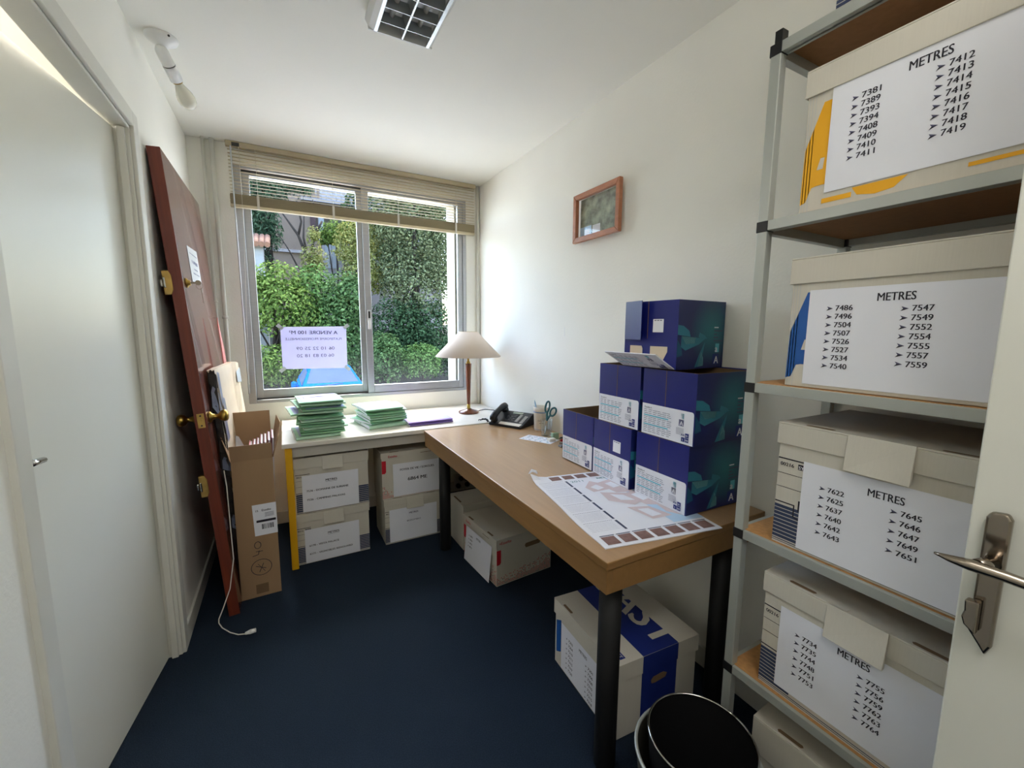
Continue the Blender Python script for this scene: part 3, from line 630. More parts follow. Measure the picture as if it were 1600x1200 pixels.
# desk telephone
ph_ = thing('telephone', 'black desk telephone with corded handset beside the white table', 'telephone', (1.152, 2.452, DZ+.0005), R(-61.4))
PW, PD = .245, .19
mb = MB().prism([(0, 0), (PD, 0), (PD, .066), (PD-.03, .075), (.035, .024), (0, .016)], (0, 0, 0), (0, 1, 0), (0, 0, 1), PW)
mb.build('phone_body', M['black'], ph_, .004)
sl_ = math.atan2(.051, PD-.065)
def onslope(u, v): return Vector((u, .035+v*math.cos(sl_), .0243+v*math.sin(sl_)))
pU, pV = Vector((1, 0, 0)), Vector((0, math.cos(sl_), math.sin(sl_))); pN = pU.cross(pV)
def slopebox(u0, v0, u1, v1, h, mb): 
    lo = [onslope(u0, v0), onslope(u1, v0), onslope(u1, v1), onslope(u0, v1)]; mb.hexa(lo, [p+pN*h for p in lo]); return mb
for r_ in range(4):
    for c_ in range(3): slopebox(.085+c_*.024, .022+r_*.020, .101+c_*.024, .034+r_*.020, .003, MB()).build('dial_key', M['key'], ph_)
for r_ in range(6): slopebox(.165, .02+r_*.014, .185, .029+r_*.014, .0025, MB()).build('memory_key', M['boxg'], ph_)
for r_ in range(6): slopebox(.205, .012+r_*.014, .228, .020+r_*.014, .002, MB()).build('name_strip', M['boxg'], ph_)
slopebox(.10, .106, .175, .126, .002, MB()).build('display', M['lcd'], ph_)
MB().hexa([(.075, .002, .0168), (PW-.015, .002, .0168), (PW-.012, .036, .0248), (.07, .036, .0248)], [(.075, .002, .0178), (PW-.015, .002, .0178), (PW-.012, .036, .0258), (.07, .036, .0258)]).build('paper_strip', M['creamp'], ph_)
pts = [onslope(.034, v)+pN*hh for v, hh in ((-.035, .028), (-.02, .040), (.01, .048), (.055, .050), (.1, .048), (.125, .040), (.14, .030))]
mb = MB().path(pts, [.018, .024, .021, .018, .021, .024, .017], 14).tube(onslope(.034, -.015)+pN*.012, onslope(.034, -.015)+pN*.03, .024, .022).tube(onslope(.034, .12)+pN*.008, onslope(.034, .12)+pN*.03, .024, .022)
mb.build('handset', M['black'], ph_)
mb = MB(); q = []
for i in range(90):
    a = i*.9; tt_ = i/89; q.append((-.012-.075*tt_+.006*math.cos(a), .01+.02*math.sin(tt_*3)+.006*math.sin(a), .010+.022*max(0, math.sin(tt_*3.0))*.5+.003*math.sin(a*1.3)+.006))
mb.path([(.03, -.012, .03), (.012, -.01, .016)]+q, .0028, 6).build('handset_cord', M['black'], ph_)

# cups and small things
c1 = thing('pen_cup', 'white plastic cup with blue bands holding two pens', 'cup', (1.385, 2.185, DZ+.0005))
MB().lathe([(0, 0), (.040, 0), (.042, .003), (.0465, .118), (.0485, .120), (.0505, .145), (.049, .147), (.0455, .146), (.043, .12), (.038, .006), (0, .006)], n=40).build('cup_body', M['creamp'], c1)
MB().lathe([(.0472, .112), (.0482, .113), (.0482, .1165), (.0474, .1175)], n=40).lathe([(.0412, .006), (.0422, .0065), (.0424, .009), (.0416, .0095)], n=40).build('band', M['cupblue'], c1)
mb = MB(); g = glyphs('OOFTY', True)
for (x, y) in [(0, 0)]:
    vs = []
    for a, b in g[0]:
        th = R(238)+(a-g[3]/2)*.012/.0446; vs.append((.0449*math.cos(th), .0449*math.sin(th), .058+b*.0165))
    mb.add(vs, g[1], 0)
for j in range(10):
    th = R(224)+j*.06; th2 = th+.06; mb.add([(.0442*math.cos(th), .0442*math.sin(th), .047), (.0442*math.cos(th2), .0442*math.sin(th2), .047), (.0442*math.cos(th2), .0442*math.sin(th2), .0495), (.0442*math.cos(th), .0442*math.sin(th), .0495)], [(0, 1, 2, 3)])
mb.build('print', M['ink'], c1)
tag(MB().tube((1.372, 2.175, DZ+.012), (1.360, 2.216, DZ+.165), .0042, n=8).tube((1.360, 2.216, DZ+.165), (1.3585, 2.221, DZ+.184), .0042, .001, n=8).build('pen', M['penblue']), 'pale blue pen with a dark tip, left one in the white cup', 'pen', 'pens in the cup')
tag(MB().tube((1.392, 2.170, DZ+.012), (1.40, 2.148, DZ+.17), .0045, n=8).tube((1.40, 2.148, DZ+.17), (1.401, 2.146, DZ+.183), .003, .003, n=8).build('pen', M['penblue']), 'pale blue pen beside the scissors, right one in the white cup', 'pen', 'pens in the cup')
c2 = thing('clear_cup', 'low clear plastic tumbler holding scissors', 'cup', (1.335, 2.045, DZ+.0005))
MB().lathe([(0, .001), (.031, .001), (.036, .093), (.0368, .095), (.0350, .095), (.0300, .004), (0, .004)], n=40).build('tumbler', M['clear'], c2)
sc_ = thing('scissors', 'scissors with teal plastic handles standing in the clear tumbler', 'scissors', (1.325, 2.045, DZ+.006), R(-62))
sc_.rotation_euler = (R(4), R(9), R(-62))
MB().prism([(-.004, 0), (.003, 0), (.008, .10), (-.007, .10)], (0, 0, 0), (1, 0, 0), (0, 0, 1), .0022).build('blade', M['chrome'], sc_)
def loop(cx, cz, rx, rz, tilt): return [(cx+rx*math.cos(t)*math.cos(tilt)-rz*math.sin(t)*math.sin(tilt), 0, cz+rx*math.cos(t)*math.sin(tilt)+rz*math.sin(t)*math.cos(tilt)) for t in [i*2*PI/20 for i in range(21)]]
MB().path([(0, .001, .092), (-.004, .001, .125), (-.004, .001, .14)], [.007, .007, .006], 10).path(loop(-.006, .172, .013, .034, R(-6)), .0055, 8).build('handle', M['scis'], sc_)
MB().path([(.002, -.003, .092), (.014, -.003, .118), (.02, -.003, .128)], [.007, .006, .006], 10).path(loop(.034, .152, .0165, .028, R(-24)), .0055, 8).build('handle', M['scis'], sc_)
st = thing('sticker_sheet', 'small sheet of blue and white stickers on the desk in front of the cups', 'sheet', (1.232, 2.095, DZ+.0004), R(-62))
mb = MB().box(0, -.088, 0, .205, .022, .0005); pl = Plane(mb, (0, .022, .0005), (1, 0, 0), (0, 1, 0), .0004)
for r_ in range(3):
    for c_ in range(5):
        u = .012+c_*.038; v = .012+r_*.033
        for i in range(5): pl.rect(u+rnd.uniform(0, .016), v+rnd.uniform(0, .018), rnd.uniform(.004, .011), rnd.uniform(.003, .007), rnd.choice((1, 1, 2)))
mb.build('sheet', [M['paper'], M['navy'], M['cyan']], st)
sp = thing('stapler', 'red and black stapler lying against the leftmost blue carton', 'stapler', (1.31, 1.865, DZ+.0005), R(-62))
MB().prism([(0, .0), (.10, .0), (.10, .006), (.0, .006)], (0, .012, 0), (1, 0, 0), (0, 0, 1), .024).build('base', M['grey'], sp, .001)
MB().prism([(.0, .020), (.008, .012), (.10, .022), (.10, .034), (.02, .032)], (0, .013, 0), (1, 0, 0), (0, 0, 1), .026).build('magazine', M['redpl'], sp, .003)
MB().prism([(-.006, .024), (.004, .036), (.06, .052), (.10, .050), (.10, .036), (.012, .030)], (0, .015, 0), (1, 0, 0), (0, 0, 1), .03).build('top_arm', M['black'], sp, .004)
bx(.006, -.006, .006, .014, .008, .020).build('anvil_post', M['white'], sp)
tag(bx(-.02, -.016, 0, .022, .016, .016).build('eraser', M['creamp'], None, .003, loc=(1.290, 1.925, DZ+.0005)), 'small cream eraser between the clear tumbler and the stapler', 'eraser')
tag(bx(-.018, -.015, 0, .02, .015, .010).build('sharpener', M['grey'], None, .003, loc=(1.278, 1.80, DZ+.0005)), 'small grey metal sharpener in front of the stapler', 'sharpener')
tag(bx(-.02, -.012, 0, .02, .012, .035).build('note_block', mat('sage_paper', (136, 160, 132), .7), None, .002, loc=(1.335, 1.955, DZ+.0005)), 'small green block behind the cream eraser', 'note block')

# A2 desk calendar
ca = thing('desk_calendar', 'large paper desk-pad calendar for 2011 with a faint house picture', 'calendar', (.872, 1.452, DZ+.0003), R(-9.7))
CWD, CLN = .42, .594
mb = MB(); nx, ny = 12, 18
def czz(x, y):   # the curled far left corner and the lifted left edge
    d = math.hypot(x, y); z = .0035
    if d < .07: z += (.07-d)**2*4.5
    return z
vs = []
for j in range(ny+1):
    for i in range(nx+1):
        x = CWD*i/nx; y = -CLN*j/ny; xx = x
        if i == 0 and .3 < -y < .56: xx = x-.005*math.sin((-y-.3)/.26*PI)
        vs.append((xx, y, czz(x, y)))
fs = [(j*(nx+1)+i, (j+1)*(nx+1)+i, (j+1)*(nx+1)+i+1, j*(nx+1)+i+1) for j in range(ny) for i in range(nx)]
mb.add(vs, fs, 0)
lowv = [(x, y, max(z-.003, 0)) for x, y, z in vs]; mb.add(lowv, [f[::-1] for f in fs], 0)
rim = [i for i in range(nx+1)]+[j*(nx+1)+nx for j in range(1, ny+1)]+[ny*(nx+1)+i for i in range(nx-1, -1, -1)]+[j*(nx+1) for j in range(ny-1, 0, -1)]
mb.add([vs[i] for i in rim]+[lowv[i] for i in rim], [(k, (k+1) % len(rim), len(rim)+(k+1) % len(rim), len(rim)+k) for k in range(len(rim))], 0)
pl = Plane(mb, (0, 0, .0035), (1, 0, 0), (0, 1, 0), .0007)
pl.rect(.30, .055, .12, .46, 5, .6)
for i in range(6): pl.rect(.075+i*.058, .014, .046, .042, 3)
for i in range(7): pl.rect(.018+i*.057, .535, .045, .046, 3); pl.rect(.018+i*.057, .527, .05, .004, 1)
for j in range(6):
    v = .075+j*.074; pl.rect(.122, v, .009, .064, 1)
    for i in range(16): pl.rect(.012+i*.0066, v-.005, .0035, .0022, 4)
    for i in range(6): pl.rect(.012, v+.008+i*.009, .098, .0006, 4)
pl.text('2011', .142, .098, .017, 6, wd=.055)
pl.text('RIE.NA.BAT', .265, .088, .014, 6, bold=True, wd=.11)
kk = .8
for p in ([(.17, .16), (.22, .10), (.27, .155), (.26, .20), (.18, .21)], [(.235, .13), (.31, .105), (.345, .17), (.33, .25), (.26, .24)], [(.20, .22), (.29, .255), (.32, .33), (.26, .36), (.19, .30)],
          [(.27, .26), (.35, .24), (.37, .32), (.355, .39), (.30, .37)], [(.22, .37), (.30, .385), (.33, .47), (.25, .475)], [(.34, .33), (.385, .40), (.37, .49), (.33, .44)]): kk += .15; pl.poly(p[::-1], 2, kk)
for p in ([(.19, .165), (.225, .145), (.24, .185), (.205, .20)], [(.265, .145), (.30, .135), (.312, .185), (.275, .195)], [(.225, .25), (.27, .27), (.285, .325), (.235, .31)], [(.30, .275), (.335, .265), (.345, .325), (.312, .335)], [(.245, .395), (.285, .40), (.30, .455), (.258, .46)]): pl.poly(p[::-1], 0, 2.4)
mb.build('pad', [M['paper'], M['navy'], M['pink'], M['brown'], M['inkg'], M['skyprint'], M['tealtxt']], ca)
MB().path([(-.006, .004, .024), (.012, .012, .034), (.030, .016, .026), (.036, .012, .018)], [.002, .006, .006, .002], 8).build('curled_corner', M['paper'], ca)

# ------------------------------------------------------------------ blue paper cartons
def logo(pl, u, v, s, m_cy, m_nv, m_wh):
    pl.rect(u+s*.35, v, s*.65, s*.9, m_cy); pl.text('a', u+s*.5, v+s*.86, s*.72, m_wh, 'c', True, 2)
    pl.rect(u, v+s*1.05, s, s*1.1, m_nv); pl.text('A', u+s*.58, v+s*2.05, s*.8, m_wh, 'c', True, 2)
def front_label(pl, u0, v0, w, h):
    # u0, v0: top left of the white panel
    r = .008
    pl.poly([(u0, v0+h), (u0+w, v0+h), (u0+w, v0+r), (u0+w-r*.3, v0+r*.3), (u0+w-r, v0), (u0, v0)], 1)
    pl.text('Double A', u0+.012, v0+.016, .0065, 3, bold=True)
    for i in range(13):
        if i in (3, 8): pl.rect(u0+.010, v0+.020+i*.0066, w*.50, .0042, 4, 2)
        else:
            for k in range(6): pl.rect(u0+.010+k*w*.095, v0+.021+i*.0066, w*rnd.uniform(.05, .09), .0015, 5, 2)
    logo(pl, u0+w*.74, v0+.010, .020, 4, 2, 1)
    for i in range(6): pl.rect(u0+w*.70, v0+.060+i*.004, w*.14, .001, 5, 2)
    s = .0145; x = u0+w*.80; y = v0+h-.038
    pl.text('A4', x-.002, y+.012, .009, 2, bold=True, k=2)
    for a, b, tx in ((1, 0, '80'), (0, 1, '5'), (1, 1, '500')):
        pl.rect(x+a*(s+.001), y+b*(s+.001), s, s, 2, 2); pl.text(tx, x+a*(s+.001)+s/2, y+b*(s+.001)+s*.72, s*.42, 1, 'c', True, 3)
MATS = None
def carton(label, loc, rotz, w=.237, d=.268, h=.238, open_top=True, sticker=False, opened=False):
    c = thing('paper_carton', label, 'carton', loc, rotz, 'blue printer paper cartons on the desk')
    mats = [M['blueb'], M['paper'], M['fastnavy'], M['ink'], M['cyan'], M['inkg'], M['cardd'], M['carton_side'], M['teal1'], M['teal2'], M['teal3'], M['white']]
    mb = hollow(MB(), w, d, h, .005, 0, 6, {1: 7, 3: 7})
    if not open_top: mb.add([(0, 0, h), (w, 0, h), (w, d, h), (0, d, h)], [(0, 1, 2, 3)], 0)
    pl = Plane(mb, (0, 0, h), (1, 0, 0), (0, 0, 1), .0007)
    pl.rect(w*.455, .0, .0028, h*.56, 6)
    if sticker: pl.rect(w*.56, h*.27, .046, .046, 1, 2); [pl.rect(w*.56+.006+i*.012, h*.27+.003, .009, .003, 5, 3) for i in range(3)]
    # right hand side (faces the photographer): picture of crystals and the logo
    sd = Plane(mb, (w, 0, h), (0, 1, 0), (0, 0, 1), .0007)
    k = d/.268; kh = h/.238
    for p, m_ in (([(.0, .085), (.03, .088), (.062, .105), (.07, .125), (.0, .118)], 8), ([(.02, .122), (.155, .132), (.12, .152), (.045, .172), (.02, .16)], 8), ([(.02, .122), (.10, .128), (.095, .148), (.045, .15)], 9),
                  ([(.12, .11), (.15, .12), (.165, .132), (.14, .134), (.115, .126)], 8), ([(.0, .135), (.022, .16), (.03, .188), (.0, .195)], 10), ([(.155, .142), (.142, .20), (.15, .228), (.10, .233), (.125, .185)], 8), ([(.135, .178), (.148, .20), (.15, .228), (.118, .231)], 9)):
        sd.poly([(a*k, b*kh) for a, b in p][::-1], m_)
    for i, ww in enumerate((.026, .05, .018, .026, .052)): sd.rect(.205*k, (.090+i*.012)*kh, ww*k, .004, 5 if i else 1, 1)
    logo(sd, .205*k, .150*kh, .036*k, 4, 2, 1)
    if not opened:
        mb2 = MB(); p2 = Plane(mb2, (0, 0, h), (1, 0, 0), (0, 0, 1), .0012)
        front_label(p2, .002, h-.112, w-.006, .111)
        mb2.build('front_label', mats, c)
    else:
        # punched-out front: pale tabs where the label flap has been folded down
        pl.poly([(.03, h-.078), (.085, h-.078), (.09, h-.068), (.09, h-.045), (.03, h-.045)], 12, 2)
        pl.poly([(.125, h-.078), (.200, h-.078), (.200, h-.06), (.178, h-.02), (.125, h-.02)], 12, 2)
        mats = mats+[M['cardp']]
        MB().hexa([(.001, -.002, .10), (w*.44, -.030, .10), (w*.44, -.027, .10), (.001, .001, .10)], [(.001, -.002, h+.002), (w*.44, -.030, h+.002), (w*.44, -.027, h+.002), (.001, .001, h+.002)]).build('side_flap', M['blueb'], c)
        pp = thing('label_flap', None, None); pp.parent = c; pp.location = (0, -.002, .004); pp.rotation_euler = (R(62), 0, 0)
        mb2 = MB().box(.0, -.003, 0, w-.004, 0, .112, 1); p2 = Plane(mb2, (0, -.003, .112), (1, 0, 0), (0, 0, 1), .0008); front_label(p2, .0, .0, w-.004, .111)
        mb2.build('flap_board', mats, pp)
    mb.build('carton_body', mats, c)
    if open_top:
        flap('top_flap', [(w, d, h), (0, d, h), (0, d+.004, h+.004), (w, d+.004, h+.004)], M['blueb'], c)
    return c
CZ = DZ+.0048
RB = R(-90)
carton('open blue paper carton at the left end of the bottom row', (1.166, 1.640, CZ), RB-R(1), .232)
carton('blue paper carton with a white sticker, middle of the bottom row', (1.160, 1.402, CZ), RB-R(3), .235, sticker=True)
carton('blue paper carton at the right end of the bottom row, next to the shelving', (1.152, 1.142, CZ), RB-R(1), .238, .27)
carton('blue paper carton at the left of the upper row', (1.158, 1.372, CZ+.240), RB-R(.5), .232)
carton('open blue paper carton at the right of the upper row, under the topmost carton', (1.152, 1.122, CZ+.240), RB-R(1), .232)
carton('topmost blue paper carton with its white label flap folded down', (1.160, 1.236, CZ+.480), RB+R(3), .238, .262, .238, False, True, True)

# ------------------------------------------------------------------ archive boxes
def metres(left, right, hv=.022, lv=.042, rv=.047, ls=.0175, rs=.0175, drift=0):
    it = [('METRES', .125, hv+.008, .0165, 'l', True, .059)]
    for col, u, v0, st in ((left, .036, lv, ls), (right, .163, rv, rs)):
        for i, t in enumerate(col):
            it.append(('>', u+i*drift, v0+.0055+i*st, .011)); it.append((str(t), u+.0175+i*drift, v0+.0055+i*st, .0115, 'l', True, .031))
    return it
def label_sheet(par, O, w, h, items, N=(0, -1, 0), U=(1, 0, 0), tilt=0.0, curl=0.0):
    """paper taped on a front: O is its top left corner on the board"""
    mb = MB(); U = Vector(U); V = Vector((0, 0, 1)); Nn = U.cross(V)
    if tilt: U, V = (U*math.cos(tilt)-V*math.sin(tilt)), (V*math.cos(tilt)+U*math.sin(tilt))
    O = Vector(O)+Nn*.0012
    mb.add([O, O-V*h+Nn*curl, O+U*w-V*h+Nn*curl, O+U*w], [(0, 1, 2, 3)], 0)
    mb.add([O-Nn*.0004, O-V*h+Nn*(curl-.0004), O+U*w-V*h+Nn*(curl-.0004), O+U*w-Nn*.0004], [(3, 2, 1, 0)], 0)
    pl = Plane(mb, O, U, V*h-Nn*curl, .0006)
    for it in items:
        if it[0] == '>': pl.arrow(it[1], it[2], it[3], 1, 2)
        elif it[0] == '|': pl.rect(it[1], it[2], it[3], it[4], 2)
        else: pl.text(it[0], it[1], it[2], it[3], 1 if len(it) < 8 else it[7], it[4], it[5], 1, False, it[6])
    return mb.build('label_sheet', [M['paper'], M['ink'], M['inkg']], par)
def archive(label, loc, rotz, w, d, h, style, sheet=None, lid_h=.052, group='archive boxes', tab=True, code='00216', lid_tilt=0, end=False):
    a = thing('archive_box', label, 'box', loc, rotz, group)
    mats = [M['boxw'], M['navy'], M['ink'], M['fastblue'], M['fastyel'], M['redp'], M['cardd'], M['boxg'], M['fastnavy'], M['paper']]
    g = .005
    mb = MB().box(g, g, 0, w-g, d-g, h-.008); H = h-.008
    pl = Plane(mb, (g, g, H), (1, 0, 0), (0, 0, 1), .0006); sd = Plane(mb, (w-g, g, H), (0, 1, 0), (0, 0, 1), .0006)
    bw = w-2*g
    if style == 'system':
        y0 = lid_h+.026
        pl.rect(.0, y0, .075, .003, 2); pl.text(code, .006, y0+.019, .009, 2, bold=True); pl.rect(.045, y0+.008, .03, .013, 2); pl.text('SYST', .047, y0+.019, .008, 9, bold=True, k=3)
        for i in (1, 2): pl.rect(0, y0+.003+i*.034, .075, .0012, 2)
        pl.rect(0, y0+.108, .042, .003, 2); pl.rect(.042, y0+.108, .003, .03, 2); pl.line((.043, y0+.137), (.075, y0+.150), .003, 2); pl.rect(.052, y0+.095, .016, .026, 2); pl.rect(.056, y0+.099, .008, .018, 0, 2)
        b0, b1 = y0+.117, H-.012
        for (u0, u1) in ((0, .075), (bw-.075, bw)):
            n = 9; st = (b1-b0)/n
            for i in range(n): pl.rect(u0, b0+i*st, u1-u0, st*.80, 1, .7)
        pl.rect(0, b1+.001, bw, .0022, 1); pl.rect(0, b1+.006, bw, .0016, 1)
    if style in ('blueA', 'yellowA'):
        c = 3 if style == 'blueA' else 4
        for i in range(3): pl.rect(.004+i*.006, lid_h-.012, .0018, H-lid_h+.012, 7)
        pl.poly([(.034, lid_h+.012), (.10, lid_h+.012), (.10, H-.052), (.031, H-.052), (.022, H-.05), (.012, H-.022), (.001, H-.018), (.003, lid_h+.10)][::-1][::-1], c)
        pl.poly([(.030, H-.085), (.042, H-.085), (.044, H-.108), (.036, H-.108)][::-1], 0, 2)
        if style == 'yellowA':
            pl.rect(.045, H-.022, .055, .010, c, 1); pl.poly([(.10, H-.03), (.19, H-.03), (.17, H-.012), (.14, H-.008), (.11, H-.014)], c); pl.rect(.27, H-.024, .09, .007, c)
    if style == 'red':
        for P_, ww in ((pl, bw), (sd, d-2*g)):
            P_.poly([(ww-.030, lid_h+.008), (ww, lid_h+.008), (ww, lid_h+.088), (ww-.022, lid_h+.088), (ww-.030, lid_h+.078)] if P_ is sd and False else [(0, lid_h+.008), (.026, lid_h+.008), (.026, lid_h+.080), (.018, lid_h+.090), (0, lid_h+.090)], 5)
            nc = int(ww/.0085)
            for i in range(nc):
                hh = .018+.055*(i/nc)**1.3*(1 if P_ is sd else 0.4)+(.04 if P_ is pl and (i < 5 or i > nc-6) else 0)
                for j in range(int((hh+.03)/.0085)):
                    v = H-.006-j*.0085
                    if j*.0085 < hh*.55 or rnd.random() < .42: P_.poly([(i*.0085+.004, v), (i*.0085+.0075, v-.0035), (i*.0085+.004, v-.007), (i*.0085+.0005, v-.0035)], 5 if rnd.random() < .8 else 2)
        sd.rect(d-2*g-.016, lid_h+.01, .016, .075, 5)
        sd.poly([(d*.48, lid_h+.022), (d*.50, lid_h+.012), (d*.75, lid_h+.010), (d*.77, lid_h+.022), (d*.75, lid_h+.036), (d*.50, lid_h+.038)], 6, 2)
    if style == 'fast':
        pl.poly([(.008, lid_h+.02), (.045, lid_h+.0), (.045, H-.07), (.03, H-.06), (.012, H-.05)][::-1][::-1], 3)
        sd.rect(d*.29, 0, d*.43, H-.0, 8); sd.poly([(d*.40, .098), (d*.43, .088), (d*.55, .084), (d*.60, .094), (d*.58, .108), (d*.46, .114), (d*.41, .112)], 6, 2)
        mb.box(w-g, g+.004, .004, w-g+.003, g+.035, H-.05, 0)
    mb.build('box_body', mats, a, .0015)
    # lid: top board and four skirts
    lid = MB(); t = .004
    lid.box(0, 0, h-t, w, d, h).box(0, 0, h-lid_h, w, t, h-t).box(0, d-t, h-lid_h, w, d, h-t).box(0, t, h-lid_h, t, d-t, h-t).box(w-t, t, h-lid_h, w, d-t, h-t)
    tp = Plane(lid, (0, d, h), (1, 0, 0), (0, 1, 0), .0006); lf = Plane(lid, (0, 0, h), (1, 0, 0), (0, 0, 1), .0006); ls = Plane(lid, (w, 0, h), (0, 1, 0), (0, 0, 1), .0006)
    for u in (.055, w-.115): tp.poly([(u, d-.012), (u+.004, d-.006), (u+.056, d-.006), (u+.06, d-.012), (u+.056, d-.017), (u+.004, d-.017)], 6)
    if style == 'red':
        ls.text('Esselte', .030, .030, .017, 5, bold=True); ls.text('\u00bb', .018, .028, .015, 5, bold=True); lf.text('Esselte', .045, .032, .015, 5, bold=True); lf.rect(w*.62, .02, .07, .003, 6); ls.rect(d-.05, .022, .03, .004, 6)
    if style == 'fast':
        tp.rect(-.0, d*.27, w, d*.43, 8)
        T_ = Plane(lid, (w*.0, d*.60, h), (1, 0, 0), (0, 1, 0), .0006)
        T_.text('FAST', .018, d*.075, d*.37, 0, 'l', True, 3, wd=w*.93)
        ls.rect(d*.30, 0, d*.43, lid_h, 8)
        tp.poly([(w-.075, d-.052), (w-.02, d-.052), (w-.02, d-.030), (w-.075, d-.030)][::-1], 8, 1); tp.text('FAST', w-.047, d-.034, .013, 0, 'c', True, 2, wd=.044)
    lo = lid.build('lid', mats, a, .0015)
    if lid_tilt: lo.rotation_euler = (lid_tilt, 0, 0); lo.location = (0, 0, .0)
    if tab:
        c_ = w*.5
        MB().hexa([(c_-.055, -.013, h-.076), (c_+.055, -.017, h-.076), (c_+.055, -.007, h-.074), (c_-.055, -.005, h-.074)], [(c_-.055, -.0042, h+.0012), (c_+.055, -.0042, h+.0012), (c_+.055, -.0005, h+.0012), (c_-.055, -.0005, h+.0012)]).box(c_-.055, -.004, h, c_-.02, .014, h+.0012).box(c_+.012, -.004, h, c_+.055, .01, h+.0012).build('lid_tab', M['boxw'], a, .001)
    if sheet: label_sheet(a, (sheet[0], g-.0008, sheet[1]), sheet[2], sheet[3], sheet[4], tilt=sheet[5] if len(sheet) > 5 else 0, curl=sheet[6] if len(sheet) > 6 else 0)
    return a

# shelving unit along the right wall
SX0, SX1, SY1, SY0 = 1.03, 1.43, .658, -.30
su = thing('shelving_unit', 'grey steel shelving unit with chipboard shelves along the right wall', 'shelving', (SX0, SY1, 0), RB)
LEN, DEP = SY1-SY0, SX1-SX0
PT = .024
for x in (0, LEN-PT):
    for y in (0, DEP-PT): bx(x, y, 0, x+PT, y+PT, 1.995).build('post', M['shelfm'], su, .002)
levels = [.068, .458, .848, 1.236, 1.626, 2.017]
for z in levels:
    s_ = bx(.012, .010, z-.006, LEN-.012, DEP-.010, z).build('shelf_board', [M['chip'], M['hard']], su)
    s_.data.polygons[0].material_index = 1
    b = .024; mb = MB()
    mb.box(PT, 0, z-b, LEN-PT, .018, z-.001).box(PT, .012, z-b, LEN-PT, .026, z-b+.004).box(PT, DEP-.018, z-b, LEN-PT, DEP, z-.001)
    for x in (0, LEN-.018): mb.box(x, PT, z-b-.004, x+.018, DEP-PT, z-.001)
    mb.build('shelf_rail', M['shelfm'], s_, .001)
    for x in (-.0015, LEN-PT-.0015):
        for y in (-.0015, DEP-PT-.0015):
            mb = MB().box(x, y, z-b-.002, x+PT+.003, y+PT+.003, z-.001)
            if z > 2: mb.box(x+.0085, y+.002, z-.001, x+PT+.002, y+PT, z+.026)
            mb.build('connector', M['black'], su, .001)

G = 'archive boxes on the steel shelves'
bxX = 1.040
archive('white archive box with yellow print, labelled METRES 7381 to 7419, on the second highest shelf', (bxX, .578, 1.627), RB, .385, .34, .298, 'yellowA', (.054, .243, .297, .21, metres([7381, 7389, 7393, 7394, 7408, 7409, 7410, 7411], range(7412, 7420), .021, .038, .043, .0163, .0163)), .056, G, False)
archive('white archive box with blue print, labelled METRES 7486 to 7559, on the third shelf down', (bxX+.004, .578, 1.237), RB, .385, .34, .292, 'blueA', (.044, .218, .297, .21, metres([7486, 7496, 7504, 7507, 7526, 7527, 7534, 7540], [7547, 7549, 7552, 7554, 7555, 7557, 7559], .022, .041, .046, .0177, .0177)), .058, G, False)
archive('white archive box labelled METRES 7622 to 7651 on the shelf level with the desk top', (bxX, .573, .849), RB, .40, .335, .300, 'system', (.062, .217, .297, .21, metres([7622, 7625, 7637, 7640, 7642, 7643], [7645, 7646, 7647, 7649, 7651], .029, .050, .054, .0206, .0202), 0, .002), .052, G)
archive('white archive box labelled METRES 7734 to 7764 on the second shelf from the floor', (bxX+.004, .578, .459), RB-R(.6), .40, .335, .302, 'system', (.046, .233, .297, .21, metres([7734, 7735, 7744, 7748, 7751, 7753], [7755, 7756, 7759, 7762, 7763, 7764], .030, .051, .060, .0202, .0192), 0, .002), .052, G)
archive('white archive box without a sheet on the lowest shelf behind the bins', (bxX+.006, .575, .069), RB+R(4), .40, .33, .282, 'system', None, .10, G, False)
archive('archive box on the top shelf, only a striped corner showing', (bxX+.01, .545, 2.018), RB, .40, .335, .29, 'system', None, .052, G)

# boxes under the table and the desk
G2 = 'archive boxes stacked under the white table'
def doc(head, lines): 
    it = [(head, .155, .047, .013, 'c', True, .062), ('|', .124, .051, .062, .0012)]
    for t, v, wd in lines: it.append((t, .022, v, .0115, 'l', True, wd, 1))
    return it
archive('lower archive box labelled METRES behind the yellow table leg', (.0, 2.592, .001), R(1), .41, .30, .302, 'system', (.046, .206, .30, .202, doc('METRES', [('6170 - VISTA PALACE', .105, .16), ('6171 - VIGNOBLES RENOUARD', .155, .235)]), 0, .002), .048, G2)
archive('upper archive box labelled METRES behind the yellow table leg', (.010, 2.595, .3045), R(.5), .405, .30, .330, 'system', (.038, .226, .305, .215, doc('METRES', [('7536 - DOMAINE DE SURIANE', .098, .225), ('7526 - CAMPING PALAVAS', .150, .205)]), R(.5), .003), .062, G2)
archive('lower archive box with a faint METRES sheet under the white table by the desk', (.497, 2.60, .001), R(0), .39, .30, .296, 'system', (.032, .224, .31, .215, [('METRES', .155, .045, .012, 'c', True, .058, 2), ('BEZOMBES', .155, .095, .010, 'c', False, .09, 2)], 0, .002), .046, G2)
archive('upper archive box with red print labelled 6864 ME, its lid ajar', (.488, 2.605, .2985), R(-.5), .40, .30, .30, 'red', (.072, .222, .315, .212, [('FOYER DE VIE / SORGUES', .155, .048, .014, 'c', True, .22), ('6864 ME', .155, .118, .023, 'c', True, .125)], 0, .003), .035, G2, False)
tx = [('\u2713', .03, .03, .01, 'l', False, .01)]
def ticks(l, r): 
    it = [('METRES', .125, .032, .012, 'l', True, .05)]
    for col, u, v0 in ((l, .035, .04), (r, .165, .055)):
        for i, t in enumerate(col): it.append(('>', u, v0+.006+i*.021, .009)); it.append((t, u+.018, v0+.006+i*.021, .011, 'l', True, .03))
    return it
